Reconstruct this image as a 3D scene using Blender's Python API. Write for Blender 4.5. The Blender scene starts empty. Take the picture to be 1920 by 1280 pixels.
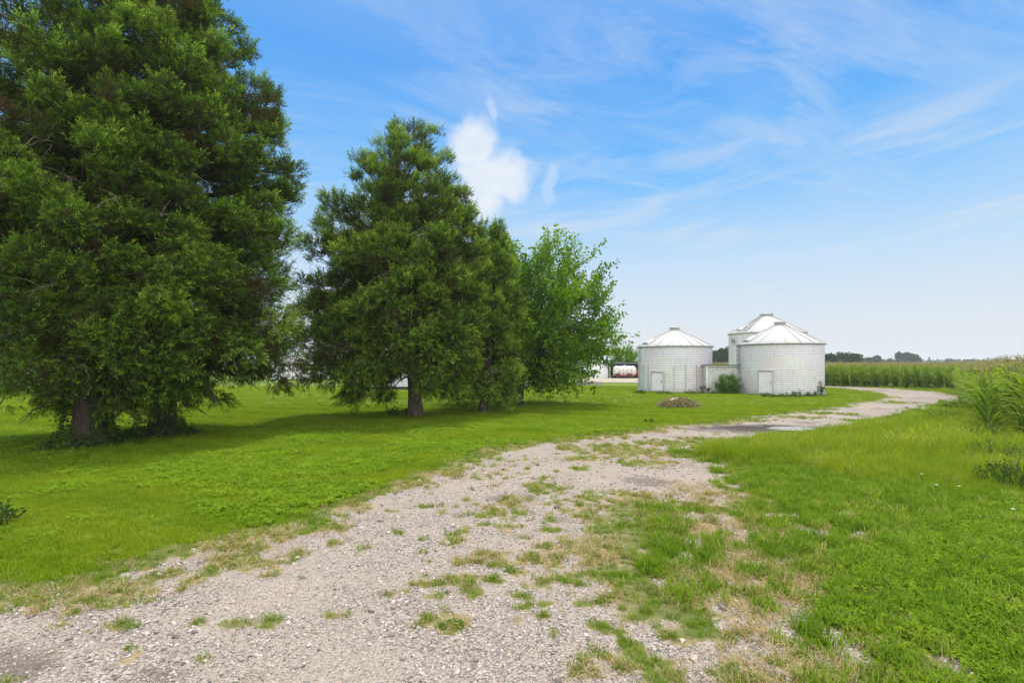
import bpy, math, random
import numpy as np
from mathutils import Vector, Matrix

random.seed(7)
rng = np.random.default_rng(11)
SC = bpy.context.scene
COL = SC.collection
PI = math.pi
F, EYE, HZ = 980.0, 2.0, 683.0          # focal length in photo pixels, eye height, horizon row


def g(px, py, z=0.0):                    # ground (or height z) point seen at a photo pixel
    Y = F * (EYE - z) / (py - HZ)
    return ((px - 960) / F * Y, Y)


def gp(pts):
    return np.array([g(*p) for p in pts])


# ------------------------------------------------------------------ noise
def _hash(ix, iy, seed):
    h = (ix.astype(np.int64) * 374761393 + iy.astype(np.int64) * 668265263 + seed * 982451653) & 0xffffffff
    h = ((h ^ (h >> 13)) * 1274126177) & 0xffffffff
    return ((h ^ (h >> 16)) & 0xffff) / 65535.0


def vnoise(x, y, seed=0):
    ix, iy = np.floor(x), np.floor(y)
    fx, fy = x - ix, y - iy
    fx = fx * fx * (3 - 2 * fx)
    fy = fy * fy * (3 - 2 * fy)
    a, b = _hash(ix, iy, seed), _hash(ix + 1, iy, seed)
    c, d = _hash(ix, iy + 1, seed), _hash(ix + 1, iy + 1, seed)
    return (a * (1 - fx) + b * fx) * (1 - fy) + (c * (1 - fx) + d * fx) * fy


def fbm(x, y, seed=0, o=4):
    s, a, t = 0, 1.0, 0
    for k in range(o):
        s = s + a * vnoise(x * 2 ** k, y * 2 ** k, seed + k)
        t += a
        a *= .55
    return s / t


def inside_sd(P, poly):                  # signed distance (m), positive inside
    x, y = P[:, 0], P[:, 1]
    d = np.full(len(P), 1e9)
    ins = np.zeros(len(P), bool)
    n = len(poly)
    for i in range(n):
        a, b = poly[i], poly[(i + 1) % n]
        e = b - a
        t = np.clip(((x - a[0]) * e[0] + (y - a[1]) * e[1]) / (e @ e + 1e-12), 0, 1)
        d = np.minimum(d, np.hypot(x - a[0] - t * e[0], y - a[1] - t * e[1]))
        c = (a[1] > y) != (b[1] > y)
        with np.errstate(divide='ignore', invalid='ignore'):
            xi = e[0] * (y - a[1]) / (e[1] if e[1] else 1e-12) + a[0]
        ins ^= c & (x < xi)
    return np.where(ins, d, -d)


# ------------------------------------------------------------------ materials
def new_mat(name):
    m = bpy.data.materials.new(name)
    m.use_nodes = True
    nt = m.node_tree
    nt.nodes.clear()
    out = nt.nodes.new('ShaderNodeOutputMaterial')
    return m, nt, out


class NT:
    def __init__(s, nt):
        s.nt = nt

    def n(s, typ, ins=None, **props):
        nd = s.nt.nodes.new(typ)
        for k, v in props.items():
            setattr(nd, k, v)
        for k, v in (ins or {}).items():
            s.set(nd.inputs[k], v)
        return nd

    def set(s, sock, v):
        if isinstance(v, bpy.types.NodeSocket):
            s.nt.links.new(v, sock)
        elif v is not None:
            if isinstance(v, (tuple, list)) and sock.type == 'RGBA' and len(v) == 3:
                v = (*v, 1)
            sock.default_value = v

    def math(s, op, a, b=None, c=None, clamp=False):
        nd = s.n('ShaderNodeMath', operation=op, use_clamp=clamp)
        for i, v in enumerate((a, b, c)):
            if v is not None:
                s.set(nd.inputs[i], v)
        return nd.outputs[0]

    def mix(s, f, a, b, blend='MIX'):
        nd = s.n('ShaderNodeMix', data_type='RGBA', blend_type=blend)
        s.set(nd.inputs[0], f)
        s.set(nd.inputs[6], a)
        s.set(nd.inputs[7], b)
        return nd.outputs[2]

    def ramp(s, f, stops, interp='LINEAR'):
        nd = s.n('ShaderNodeValToRGB')
        cr = nd.color_ramp
        cr.interpolation = interp
        while len(cr.elements) < len(stops):
            cr.elements.new(.5)
        for e, (p, c) in zip(cr.elements, stops):
            e.position = p
            e.color = (*c, 1) if len(c) == 3 else c
        s.set(nd.inputs[0], f)
        return nd.outputs[0]

    def rng(s, v, a, b, c=0., d=1., smooth=False):
        nd = s.n('ShaderNodeMapRange')
        if smooth:
            nd.interpolation_type = 'SMOOTHSTEP'
        for i, x in enumerate((v, a, b, c, d)):
            s.set(nd.inputs[i], x)
        return nd.outputs[0]

    def noise(s, vec, scale, detail=4, rough=.55, dist=0.):
        nd = s.n('ShaderNodeTexNoise', {'Scale': scale, 'Detail': detail, 'Roughness': rough, 'Distortion': dist})
        if vec is not None:
            s.set(nd.inputs['Vector'], vec)
        return nd.outputs[0]

    def pos(s):
        return s.n('ShaderNodeNewGeometry').outputs['Position']

    def scale(s, vec, sc):
        nd = s.n('ShaderNodeVectorMath', operation='MULTIPLY')
        s.set(nd.inputs[0], vec)
        nd.inputs[1].default_value = sc
        return nd.outputs[0]

    def attr(s, name, typ='GEOMETRY'):
        return s.n('ShaderNodeAttribute', attribute_name=name, attribute_type=typ)

    def bump(s, h, strength=.5, dist=.02):
        nd = s.n('ShaderNodeBump', {'Strength': strength, 'Distance': dist, 'Height': h})
        return nd.outputs[0]

    def principled(s, out, col, rough=.7, spec=.3, metal=0., normal=None):
        p = s.n('ShaderNodeBsdfPrincipled')
        s.set(p.inputs['Base Color'], col)
        s.set(p.inputs['Roughness'], rough)
        s.set(p.inputs['Specular IOR Level'], spec)
        s.set(p.inputs['Metallic'], metal)
        if normal is not None:
            s.set(p.inputs['Normal'], normal)
        if out is not None:
            s.nt.links.new(p.outputs[0], out.inputs[0])
        return p.outputs[0]


def simple(name, col, rough=.7, var=.25, scale=3., spec=.3, metal=0., bump=0.):
    m, nt, out = new_mat(name)
    T = NT(nt)
    co = T.n('ShaderNodeTexCoord').outputs['Object']
    f = T.noise(co, scale, 6, .65)
    f2 = T.noise(co, scale * 6, 3)
    c = T.mix(T.rng(f, .3, .7), tuple(x * (1 - var) for x in col), tuple(min(.9, x * (1 + var)) for x in col))
    c = T.mix(T.math('MULTIPLY', T.rng(f2, .4, .7), .3), c, tuple(x * (1 - var * 1.5) for x in col))
    T.principled(out, c, rough, spec, metal, T.bump(f2, bump, .01) if bump else None)
    return m


def leaf_mat(name, stops, trans=.35, rough=.55, spec=.25, use_inst=False, tcol=None, lowfreq=0., lowcol=None, stripes=False):
    """foliage: colour from the 'tint' of each spray (or each instance), some light passing through"""
    m, nt, out = new_mat(name)
    T = NT(nt)
    if use_inst:
        f = T.n('ShaderNodeObjectInfo').outputs['Random']
    else:
        f = T.attr('tint').outputs['Fac']
    c = T.ramp(f, stops)
    if lowfreq:
        c = T.mix(T.math('MULTIPLY', T.rng(T.noise(T.pos(), lowfreq, 3), .42, .62), .75), c, lowcol)
    if stripes:
        sx = T.n('ShaderNodeSeparateXYZ', {0: T.pos()})
        u = T.math('ADD', T.math('MULTIPLY', sx.outputs[0], .35), sx.outputs[1])
        w = T.math('SINE', T.math('MULTIPLY', u, 3.1))
        c = T.mix(T.rng(w, -1, 1, 0, .4), c, (.26, .33, .02))
    d = T.principled(None, c, rough, spec)
    t = T.n('ShaderNodeBsdfTranslucent')
    T.set(t.inputs[0], T.mix(1., c, tcol or (1.6, 1.5, .8), 'MULTIPLY'))
    mx = T.n('ShaderNodeMixShader', {0: trans})
    nt.links.new(d, mx.inputs[1])
    nt.links.new(t.outputs[0], mx.inputs[2])
    nt.links.new(mx.outputs[0], out.inputs[0])
    return m


# ------------------------------------------------------------------ objects
def tag(o, label=None, cat=None, group=None, kind=None):
    if label:
        o['label'] = label
    if cat:
        o['category'] = cat
    if group:
        o['group'] = group
    if kind:
        o['kind'] = kind
    return o


def link(name, me, parent=None):
    o = bpy.data.objects.new(name, me)
    COL.objects.link(o)
    if parent is not None:
        o.parent = parent
    return o


def thing(name, loc, label, cat, group=None, rz=0.):
    o = bpy.data.objects.new(name, None)
    o.empty_display_size = .2
    o.location = loc
    o.rotation_euler = (0, 0, rz)
    COL.objects.link(o)
    return tag(o, label, cat, group)


def quad_mesh(name, V, Fq, mat, tint=None, smooth=False):
    """V (N,3); Fq (M,4) or (M,3) int"""
    me = bpy.data.meshes.new(name)
    V = np.ascontiguousarray(V, np.float32)
    Fq = np.ascontiguousarray(Fq, np.int32)
    k = Fq.shape[1]
    me.vertices.add(len(V))
    me.vertices.foreach_set('co', V.ravel())
    me.loops.add(Fq.size)
    me.loops.foreach_set('vertex_index', Fq.ravel())
    me.polygons.add(len(Fq))
    me.polygons.foreach_set('loop_start', np.arange(0, Fq.size, k, dtype=np.int32))
    me.update(calc_edges=True)
    me.polygons.foreach_set('use_smooth', np.full(len(Fq), smooth))
    if tint is not None:
        a = me.attributes.new('tint', 'FLOAT', 'POINT')
        a.data.foreach_set('value', np.ascontiguousarray(tint, np.float32))
    for mm in (mat if isinstance(mat, (list, tuple)) else [mat]):
        me.materials.append(mm)
    return me


class MB:
    """collects simple solids into one mesh"""

    def __init__(s):
        s.v, s.f, s.m, s.sm = [], [], [], []

    def add(s, V, Fs, mi=0, smooth=False):
        b = len(s.v)
        s.v += [tuple(map(float, p)) for p in V]
        s.f += [tuple(int(i) + b for i in q) for q in Fs]
        s.m += [mi] * len(Fs)
        s.sm += [smooth] * len(Fs)

    def box(s, c, d, rz=0., mi=0, M=None):
        x, y, z = d[0] / 2, d[1] / 2, d[2] / 2
        V = [Vector(p) for p in [(-x, -y, -z), (x, -y, -z), (x, y, -z), (-x, y, -z), (-x, -y, z), (x, -y, z), (x, y, z), (-x, y, z)]]
        R = M or Matrix.Rotation(rz, 3, 'Z')
        V = [R @ p + Vector(c) for p in V]
        s.add(V, [(0, 3, 2, 1), (4, 5, 6, 7), (0, 1, 5, 4), (1, 2, 6, 5), (2, 3, 7, 6), (3, 0, 4, 7)], mi)

    def beam(s, a, b, w, h=None, mi=0):
        a, b = Vector(a), Vector(b)
        d = (b - a)
        q = d.to_track_quat('X', 'Z').to_matrix()
        s.box((a + b) / 2, (d.length, w, h or w), mi=mi, M=q)

    def tube(s, pts, rad, k=6, mi=0, smooth=True, cap=True):
        V, Fs = tube_arrays(np.array(pts, float), np.array(rad, float), k)
        if cap:
            n = len(pts)
            Fs = [tuple(q) for q in Fs] + [tuple(range(k - 1, -1, -1)), tuple(range((n - 1) * k, n * k))]
        s.add(V, Fs, mi, smooth)

    def lathe(s, prof, k=24, mi=0, c=(0, 0, 0), axis='Z', smooth=True):
        V, Fs = [], []
        for r, z in prof:
            for i in range(k):
                a = 2 * PI * i / k
                p = (r * math.cos(a), r * math.sin(a), z)
                if axis == 'X':
                    p = (z, p[0], p[1])
                elif axis == 'Y':
                    p = (p[1], z, p[0])
                V.append((p[0] + c[0], p[1] + c[1], p[2] + c[2]))
        for j in range(len(prof) - 1):
            for i in range(k):
                i2 = (i + 1) % k
                Fs.append((j * k + i, j * k + i2, (j + 1) * k + i2, (j + 1) * k + i))
        Fs.append(tuple(range(k - 1, -1, -1)))
        Fs.append(tuple((len(prof) - 1) * k + i for i in range(k)))
        s.add(V, Fs, mi, smooth)

    def build(s, name, mats, parent=None, loc=None):
        me = bpy.data.meshes.new(name)
        me.from_pydata(s.v, [], s.f)
        me.polygons.foreach_set('material_index', s.m)
        me.polygons.foreach_set('use_smooth', s.sm)
        for mm in (mats if isinstance(mats, (list, tuple)) else [mats]):
            me.materials.append(mm)
        me.update()
        o = link(name, me, parent)
        if loc:
            o.location = loc
        return o


def tube_arrays(P, R, k):
    n = len(P)
    D = np.gradient(P, axis=0)
    D /= np.linalg.norm(D, axis=1)[:, None] + 1e-9
    up = np.where(np.abs(D[:, 2:3]) < .9, np.array([[0, 0, 1.]]), np.array([[1., 0, 0]]))
    if abs(D[0, 2]) >= .5:
        up = np.tile(np.array([[1., 0, 0]]), (n, 1))
    A = np.cross(D, up)
    A /= np.linalg.norm(A, axis=1)[:, None] + 1e-9
    B = np.cross(A, D)
    t = np.arange(k) * 2 * PI / k
    V = P[:, None, :] + R[:, None, None] * (A[:, None, :] * np.cos(t)[None, :, None] + B[:, None, :] * np.sin(t)[None, :, None])
    Fs = []
    for j in range(n - 1):
        for i in range(k):
            i2 = (i + 1) % k
            Fs.append((j * k + i, (j + 1) * k + i, (j + 1) * k + i2, j * k + i2))
    return V.reshape(-1, 3), np.array(Fs)


class Tubes:
    def __init__(s):
        s.V, s.F, s.n = [], [], 0

    def add(s, P, R, k):
        V, Fq = tube_arrays(np.asarray(P, float), np.asarray(R, float), k)
        s.V.append(V)
        s.F.append(Fq + s.n)
        s.n += len(V)

    def build(s, name, mat, parent):
        return link(name, quad_mesh(name, np.vstack(s.V), np.vstack(s.F), mat, smooth=True), parent)


# ------------------------------------------------------------------ camera, world, sun
cam = bpy.data.cameras.new('camera')
cam.sensor_width = 36
cam.lens = 36 * F / 1920
cam.shift_y = (HZ - 640) / 1920
cam.clip_end = 6000
cam.clip_start = .05
co = bpy.data.objects.new('camera', cam)
co.location = (0, 0, EYE)
co.rotation_euler = (PI / 2, 0, 0)
COL.objects.link(co)
SC.camera = co

SUN_AZ, SUN_EL = math.radians(18), math.radians(70)
sv = Vector((math.sin(SUN_AZ) * math.cos(SUN_EL), math.cos(SUN_AZ) * math.cos(SUN_EL), math.sin(SUN_EL)))
sl = bpy.data.lights.new('sun', 'SUN')
sl.energy = 2.75
sl.angle = math.radians(7)
sl.color = (1, .95, .86)
so = bpy.data.objects.new('sun', sl)
so.rotation_euler = sv.to_track_quat('Z', 'Y').to_euler()
so.location = (0, 0, 50)
COL.objects.link(so)

w = bpy.data.worlds.new('World')
SC.world = w
w.use_nodes = True
nt = w.node_tree
nt.nodes.clear()
T = NT(nt)
wo = nt.nodes.new('ShaderNodeOutputWorld')
bg = nt.nodes.new('ShaderNodeBackground')
bg.inputs[1].default_value = .15
nt.links.new(bg.outputs[0], wo.inputs[0])
sky = T.n('ShaderNodeTexSky', sky_type='NISHITA', sun_disc=False, sun_elevation=SUN_EL, sun_rotation=SUN_AZ,
          altitude=100, air_density=1.0, dust_density=.3, ozone_density=1.6)
dirv = T.n('ShaderNodeTexCoord').outputs['Generated']
sep = T.n('ShaderNodeSeparateXYZ', {0: dirv})
dx, dy, dz = sep.outputs
el = T.math('MAXIMUM', dz, 0.)
# the air is a deep azure in the middle of the sky and pale near the ground; thin bright cloud overhead
grad = T.ramp(el, [(0., (2.95, 3.05, 3.12)), (.07, (2.65, 2.95, 3.25)), (.18, (1.6, 2.65, 3.7)), (.33, (.48, 1.86, 3.75)), (.5, (.20, 1.35, 3.5)), (.62, (.5, 1.5, 3.4)), (.8, (4.2, 4.6, 5.0)), (1., (4.6, 4.8, 5.0))])
skyc = T.mix(.95, sky.outputs[0], grad)
# cirrus on a high plane
az = T.math('ARCTAN2', dx, dy)
e2 = T.math('ARCSINE', dz)
pz = T.math('ADD', el, .12)
cx = T.math('DIVIDE', dx, pz)
cy = T.math('DIVIDE', dy, pz)
cv = T.n('ShaderNodeCombineXYZ', {0: cx, 1: cy})
rot = T.n('ShaderNodeVectorRotate', {'Vector': cv.outputs[0], 'Angle': math.radians(-24)}, rotation_type='Z_AXIS')
st = T.scale(rot.outputs[0], (.55, 1.9, 1))
n1 = T.noise(st, 2.1, 10, .66, 1.1)
n2 = T.noise(T.scale(cv.outputs[0], (.45, .6, 1)), 1.0, 5, .55)
cir = T.math('MULTIPLY', T.rng(n1, .38, .74, 0, 1), T.rng(n2, .32, .62, .10, 1))
wide = T.rng(T.noise(T.scale(rot.outputs[0], (.22, 1.1, 1)), 1.15, 7, .6, .4), .43, .70, 0, .7)
cir = T.math('MAXIMUM', T.math('MULTIPLY', cir, .72), T.math('MULTIPLY', wide, T.rng(el, .5, .12, .35, 1)))
# low veil towards the horizon
veil = T.math('MULTIPLY', T.rng(el, .0, .42, .72, 0., True), T.rng(T.noise(T.scale(cv.outputs[0], (.2, .5, 1)), .9, 5, .6), .25, .75, .55, 1))
# one cumulus over the trees, built in direction space from three puffs
wn = T.n('ShaderNodeTexNoise', {'Scale': 9., 'Detail': 7, 'Roughness': .6, 'Vector': dirv})
wsep = T.n('ShaderNodeSeparateColor', {0: wn.outputs['Color']})
azw = T.math('ADD', az, T.math('MULTIPLY', T.math('SUBTRACT', wsep.outputs[0], .5), .095))
elw = T.math('ADD', e2, T.math('MULTIPLY', T.math('SUBTRACT', wsep.outputs[1], .5), .095))
cum = None
for (px, py, rx, ry) in ((886, 278, 40, 44), (908, 328, 58, 44), (948, 336, 44, 32), (895, 375, 44, 44), (1038, 345, 14, 28), (925, 212, 10, 18)):
    a0 = math.atan2(px - 960, F)
    e0 = math.atan2(HZ - py, math.hypot(F, px - 960))
    q = T.math('ADD', T.math('POWER', T.math('DIVIDE', T.math('ABSOLUTE', T.math('SUBTRACT', azw, a0)), rx / F), 2),
               T.math('POWER', T.math('DIVIDE', T.math('ABSOLUTE', T.math('SUBTRACT', elw, e0)), ry / F), 2))
    b = T.rng(T.math('SQRT', q), .5, 1.45, .97 if rx > 20 else .35, 0, True)
    cum = b if cum is None else T.math('MAXIMUM', cum, b)
cum = T.math('MULTIPLY', cum, T.rng(T.noise(dirv, 22, 6, .6), .2, .6, .72, 1))
band = T.n('ShaderNodeCombineXYZ', {0: T.math('MULTIPLY', az, 2.2), 1: T.math('MULTIPLY', T.math('SUBTRACT', e2, T.math('MULTIPLY', az, .12)), 15.), 2: 3.7})
low = T.math('MULTIPLY', T.rng(T.noise(band.outputs[0], 1.3, 8, .62, .5), .40, .68, 0, .62), T.math('MULTIPLY', T.rng(el, .03, .12, 0, 1, True), T.rng(el, .50, .28, 0, 1, True)))
cir = T.math('MAXIMUM', cir, low)
cl = T.math('MAXIMUM', cir, veil)
c1 = T.mix(cl, skyc, (2.9, 3.1, 3.3))
c2 = T.mix(cum, c1, (3.25, 3.45, 3.7))
# unseen bright cloud added behind the camera to fill the shaded sides
fill_cloud = T.math('MULTIPLY', T.rng(dy, -.05, -.45, 0, 1, True), T.rng(T.noise(dirv, 3.2, 6, .6), .25, .6, .55, 1))
fill_cloud = T.math('MULTIPLY', fill_cloud, T.rng(el, .75, .95, 1, .3))
c2 = T.mix(fill_cloud, c2, (9.6, 9.5, 9.4))
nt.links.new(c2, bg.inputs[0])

SC.view_settings.view_transform = 'Standard'
SC.view_settings.look = 'None'
SC.view_settings.exposure = 0.78
SC.view_settings.gamma = 1
SC.cycles.max_bounces = 7
SC.cycles.diffuse_bounces = 4
SC.cycles.transmission_bounces = 5
SC.cycles.transparent_max_bounces = 8
SC.cycles.volume_bounces = 0
SC.cycles.caustics_reflective = False
SC.cycles.caustics_refractive = False
SC.cycles.use_denoising = True
SC.cycles.denoiser = 'OPENIMAGEDENOISE'
SC.cycles.denoising_prefilter = 'NONE'
SC.cycles.sample_clamp_indirect = 6

# ------------------------------------------------------------------ ground layout
C7 = lambda u, v, a=0, b=0: (640 + .375 * u, 800 + .375 * v, .375 * a, .375 * b)
C6 = lambda u, v, a=0, b=0: (.3646 * u, 860 + .3646 * v, .3646 * a, .3646 * b)
C8 = lambda u, v, a=0, b=0: (1260 + .375 * u, 800 + .375 * v, .375 * a, .375 * b)
near_right = [(1360, 1290), (1335, 1231), (1262, 1197), (1240, 1179), (1180, 1160), (1116, 1130), (1112, 1096), (1096, 1059),
              (1140, 1025), (1126, 987), (1130, 961), (1126, 927), (1200, 926), (1330, 946), (1352, 905), (1372, 877),
              (1300, 858), (1232, 856), (1330, 838), (1440, 818), (1520, 812), (1640, 791), (1693, 780), (1732, 766), (1767, 756), (1803, 749),
              (1801, 743), (1759, 735.5), (1653, 727.6), (1547, 723), (1440, 721)]
inner = [(1440, 725), (1573, 727), (1640, 734), (1685, 745), (1626, 755), (1560, 767), (1480, 777), (1330, 797), (1200, 812), (1060, 828),
         (930, 850), (850, 890), (680, 950), (560, 1000), (330, 1060), (130, 1130), (0, 1142)]
DRIVE = np.vstack([gp(near_right), gp(inner), [(-9, 4.1), (-9, -3), (3.2, -3)]])
GRASS_IN = [C7(*p) for p in ((800, 690, 95, 34), (600, 760, 65, 30), (760, 770, 55, 28), (1000, 790, 65, 38), (680, 830, 60, 30), (1060, 690, 55, 28),
            (1060, 655, 45, 20), (690, 640, 48, 16), (585, 685, 38, 15), (530, 980, 115, 42), (540, 1040, 60, 20), (885, 980, 38, 26), (1280, 1000, 75, 24),
            (1400, 1035, 85, 32), (1420, 1080, 64, 32), (1490, 1140, 64, 48), (1280, 1130, 38, 22), (1235, 1220, 44, 28), (1510, 1220, 64, 32), (1620, 1190, 95, 27),
            (1230, 580, 65, 38), (1020, 610, 85, 22), (560, 570, 55, 27), (840, 385, 64, 27), (740, 435, 85, 24), (890, 435, 64, 13), (1040, 310, 85, 32),
            (960, 320, 64, 22), (1090, 270, 44, 20), (1130, 110, 64, 22), (1130, 425, 44, 16), (1030, 470, 33, 13), (1050, 520, 54, 16), (300, 530, 34, 13),
            (430, 410, 54, 13), (510, 420, 33, 16), (240, 850, 64, 18), (440, 790, 85, 16), (460, 855, 64, 20), (1140, 770, 64, 24), (1230, 890, 54, 20),
            (920, 905, 44, 20), (1250, 360, 64, 16), (1030, 890, 55, 22), (1000, 955, 50, 18), (700, 490, 40, 12), (990, 675, 50, 16), (1190, 215, 50, 14), (1350, 245, 60, 14),
            (1190, 625, 55, 20), (1220, 455, 50, 14), (830, 640, 60, 18), (880, 740, 50, 22))]
GRASS_IN += [C6(*p) for p in ((650, 690, 210, 55), (560, 750, 120, 30), (1080, 600, 75, 24), (1230, 520, 110, 36), (1620, 360, 160, 46), (1730, 440, 54, 20), (180, 800, 44, 17),
             (370, 800, 54, 17), (640, 870, 85, 22), (1030, 860, 74, 13), (1210, 860, 95, 22), (1400, 835, 44, 20), (1380, 870, 34, 13), (730, 835, 34, 17),
             (450, 900, 28, 11), (1720, 820, 54, 16), (1045, 1035, 28, 13), (650, 990, 34, 11), (860, 600, 100, 30), (1330, 530, 60, 20), (1500, 500, 50, 12), (1380, 610, 40, 10))]
GRASS_IN += [(1170, 848, 75, 9), (1260, 832, 75, 6), (1330, 826, 60, 5), (1210, 868, 60, 6), (1150, 838, 50, 5), (1500, 783, 40, 3), (1590, 777, 22, 2.5),
             (1680, 755, 34, 2.6), (1540, 775, 40, 3), (1400, 789, 50, 3), (1620, 789, 40, 3), (1270, 850, 50, 5), (1090, 860, 40, 5)]
GRAVEL_IN = [C8(*p) for p in ((690, 530, 90, 26), (430, 780, 70, 22), (600, 920, 50, 45), (520, 985, 60, 26), (430, 1110, 90, 55), (750, 860, 60, 25),
             (1330, 1225, 70, 26), (960, 540, 50, 20), (230, 200, 60, 14), (1170, 30, 60, 9), (700, 840, 60, 20), (60, 640, 60, 30), (100, 780, 60, 40), (560, 450, 80, 14),
             (180, 1090, 60, 26), (640, 960, 40, 20), (900, 440, 60, 10), (440, 700, 50, 20), (90, 460, 60, 18), (330, 640, 60, 22), (850, 940, 40, 16), (760, 1190, 60, 20))]
DRY_BAND = gp([(1250, 905), (1360, 915), (1440, 985), (1540, 1090), (1620, 1190), (1690, 1285), (1420, 1285), (1360, 1180), (1300, 1060), (1250, 980)])
SPECK = [(1010, 930, 150, 70), (1080, 1000, 120, 90), (930, 1010, 150, 90), (1130, 865, 130, 28), (990, 880, 110, 26), (1060, 1110, 110, 70), (840, 1080, 110, 60), (1180, 960, 60, 40), (1290, 905, 90, 20)]
MUDC, PUDC = g(1432, 804), g(1487, 803.5)


def ell_field(P, lst):                   # max over soft ellipses (given in photo pixels, laid on the ground)
    f = np.full(len(P), -9.)
    for (cx_, cy_, rx, ry) in lst:
        c = np.array(g(cx_, cy_))
        hx = rx / F * c[1]
        y1, y2 = F * EYE / (cy_ + ry - HZ), F * EYE / (cy_ - ry - HZ)
        hy = (y2 - y1) / 2
        q = np.hypot((P[:, 0] - c[0]) / hx, (P[:, 1] - (y1 + y2) / 2) / hy)
        f = np.maximum(f, 1 - q)
    return f


def gravel_field(P):
    """>0 bare gravel, <0 grown over; about metres near the edge"""
    x, y = P[:, 0], P[:, 1]
    sd = inside_sd(P, DRIVE)
    nz = fbm(x * 1.3, y * 1.3, 3, 4) - .5
    nz2 = fbm(x * 5, y * 5, 9, 3) - .5
    far = np.clip(y / 14, .45, 1.6)
    f = sd + nz * 1.5 * np.minimum(far, 1) + nz2 * .9
    nz3 = fbm(x * 9, y * 9, 19, 3) - .5
    gi = ell_field(P, GRASS_IN) + nz2 * 1.3 + nz3 * 1.2 - .05
    f = np.where(gi > 0, np.minimum(f, np.maximum(-gi * .5, -.42)), f)
    ed = fbm(x * 3.1, y * 3.1, 61, 4)
    edt = .655 + .07 * np.clip(sd, 0, 2.2) + .05 * np.clip((y - 10) / 5, 0, 1)
    f = np.where((sd > 0) & (ed > edt), np.minimum(f, -(ed - edt) - .04), f)
    sp = ell_field(P, SPECK)
    sn = fbm(x * 7.5, y * 5.5, 67, 3)
    f = np.where((sp > 0) & (sn > .76 - .11 * np.clip(sp * 2, 0, 1)), np.minimum(f, -.1), f)
    bd_ = np.clip(inside_sd(P, DRY_BAND) + .5, 0, 1)
    bn = fbm(x * 3.4, y * 3.4, 68, 4)
    f = np.where((bd_ > 0) & (bn > .70 - .10 * bd_), np.maximum(f, (bn - .55) * 1.6), f)
    dm_ = np.hypot((x - MUDC[0]) / 1.9, (y - MUDC[1]) / 1.0) + nz2 * .5
    f = np.where(dm_ < 1, np.maximum(f, .9 - .5 * dm_), f)
    bare = ell_field(P, [(1215, 905, 135, 26), (1120, 905, 90, 18)]) + nz2 * .5
    f = np.where(bare > 0, np.maximum(f, bare * .6), f)
    gr = ell_field(P, GRAVEL_IN) + nz2 * 1.6
    f = np.where(gr > .0, np.maximum(f, gr * .35), f)
    return f


def dryness(P):
    """straw and bare soil round the edges of the gravel"""
    f = gravel_field(P)
    nz = fbm(P[:, 0] * 2.2, P[:, 1] * 2.2, 21, 4)
    e = np.exp(-np.abs(f + .15) / .32) * np.clip((nz - .3) * 3, 0, 1)
    b = np.clip(inside_sd(P, DRY_BAND) * 1.2 + .8, 0, 1) * np.clip((nz - .27) * 3.4, 0, 1)
    return np.clip(np.maximum(e, b), 0, 1)


CORN_A, CORN_B = np.array([10.75, 11.8]), np.array([35.7, 42.0])     # field edge beside the drive; B is the inner corner
CD = (CORN_B - CORN_A) / np.linalg.norm(CORN_B - CORN_A)
CN = np.array([CD[1], -CD[0]])                                      # into the field (right)


def corn_depth(P):                       # >0 inside the field: metres from its nearest edge
    r = (P - CORN_A) @ CN
    u = (P - CORN_B) @ CD
    return np.maximum(np.minimum(r, (P - CORN_A) @ CD - 1.9), u)


MEADOW = gp([(1130, 905), (1290, 862), (1330, 842), (1440, 822), (1520, 816), (1650, 795), (1700, 783), (1760, 762), (1812, 752), (1850, 760), (2100, 800), (2100, 935), (1800, 930), (1600, 905), (1480, 880), (1390, 878), (1360, 905)])


# ---- ground materials
def lawn_nodes(T):
    p = T.pos()
    a = T.noise(p, .35, 5, .6)
    b = T.noise(T.scale(p, (1, 1, 1)), 6., 6, .7)
    c = T.mix(T.rng(a, .35, .65), (.075, .125, .008), (.125, .185, .012))
    c = T.mix(T.rng(b, .45, .75), c, (.13, .185, .02))
    c = T.mix(T.rng(T.noise(p, 30, 3, .7), .5, .75, 0, .6), c, (.035, .075, .008))
    return c, b


m_lawn, nt, out = new_mat('lawn')
T = NT(nt)
c, b = lawn_nodes(T)
sx = T.n('ShaderNodeSeparateXYZ', {0: T.pos()})
u = T.math('ADD', T.math('MULTIPLY', sx.outputs[0], .35), sx.outputs[1])
stripe = T.math('SINE', T.math('MULTIPLY', u, 3.1))
c = T.mix(T.rng(stripe, -1, 1, 0, .4), c, (.17, .24, .018))
T.principled(out, c, .85, .15, normal=T.bump(T.noise(T.pos(), 22, 4, .7), .7, .05))

m_drive, nt, out = new_mat('gravel_and_soil')
T = NT(nt)
p = T.pos()
vo = T.n('ShaderNodeTexVoronoi', {'Scale': 46., 'Randomness': 1., 'Vector': p})
vs = T.n('ShaderNodeSeparateColor', {0: vo.outputs['Color']})
stone = T.ramp(vs.outputs[0], [(0, (.13, .125, .13)), (.2, (.23, .205, .185)), (.45, (.33, .285, .25)), (.7, (.40, .355, .32)), (.9, (.50, .46, .43)), (1, (.32, .22, .16))])
dist = vo.outputs['Distance']
stone = T.mix(T.rng(dist, .45, .8), stone, (.13, .105, .085))
v2 = T.n('ShaderNodeTexVoronoi', {'Scale': 110., 'Vector': p})
v2s = T.n('ShaderNodeSeparateColor', {0: v2.outputs['Color']})
fine = T.ramp(v2s.outputs[1], [(0, (.16, .135, .115)), (.5, (.32, .27, .23)), (1, (.43, .38, .335))])
lo = T.noise(p, .8, 5, .62)
gcol = T.mix(T.rng(lo, .4, .6), stone, fine)
gcol = T.mix(T.rng(T.noise(p, 2.6, 5, .65), .55, .78, 0, .6), gcol, (.21, .165, .13))
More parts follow.
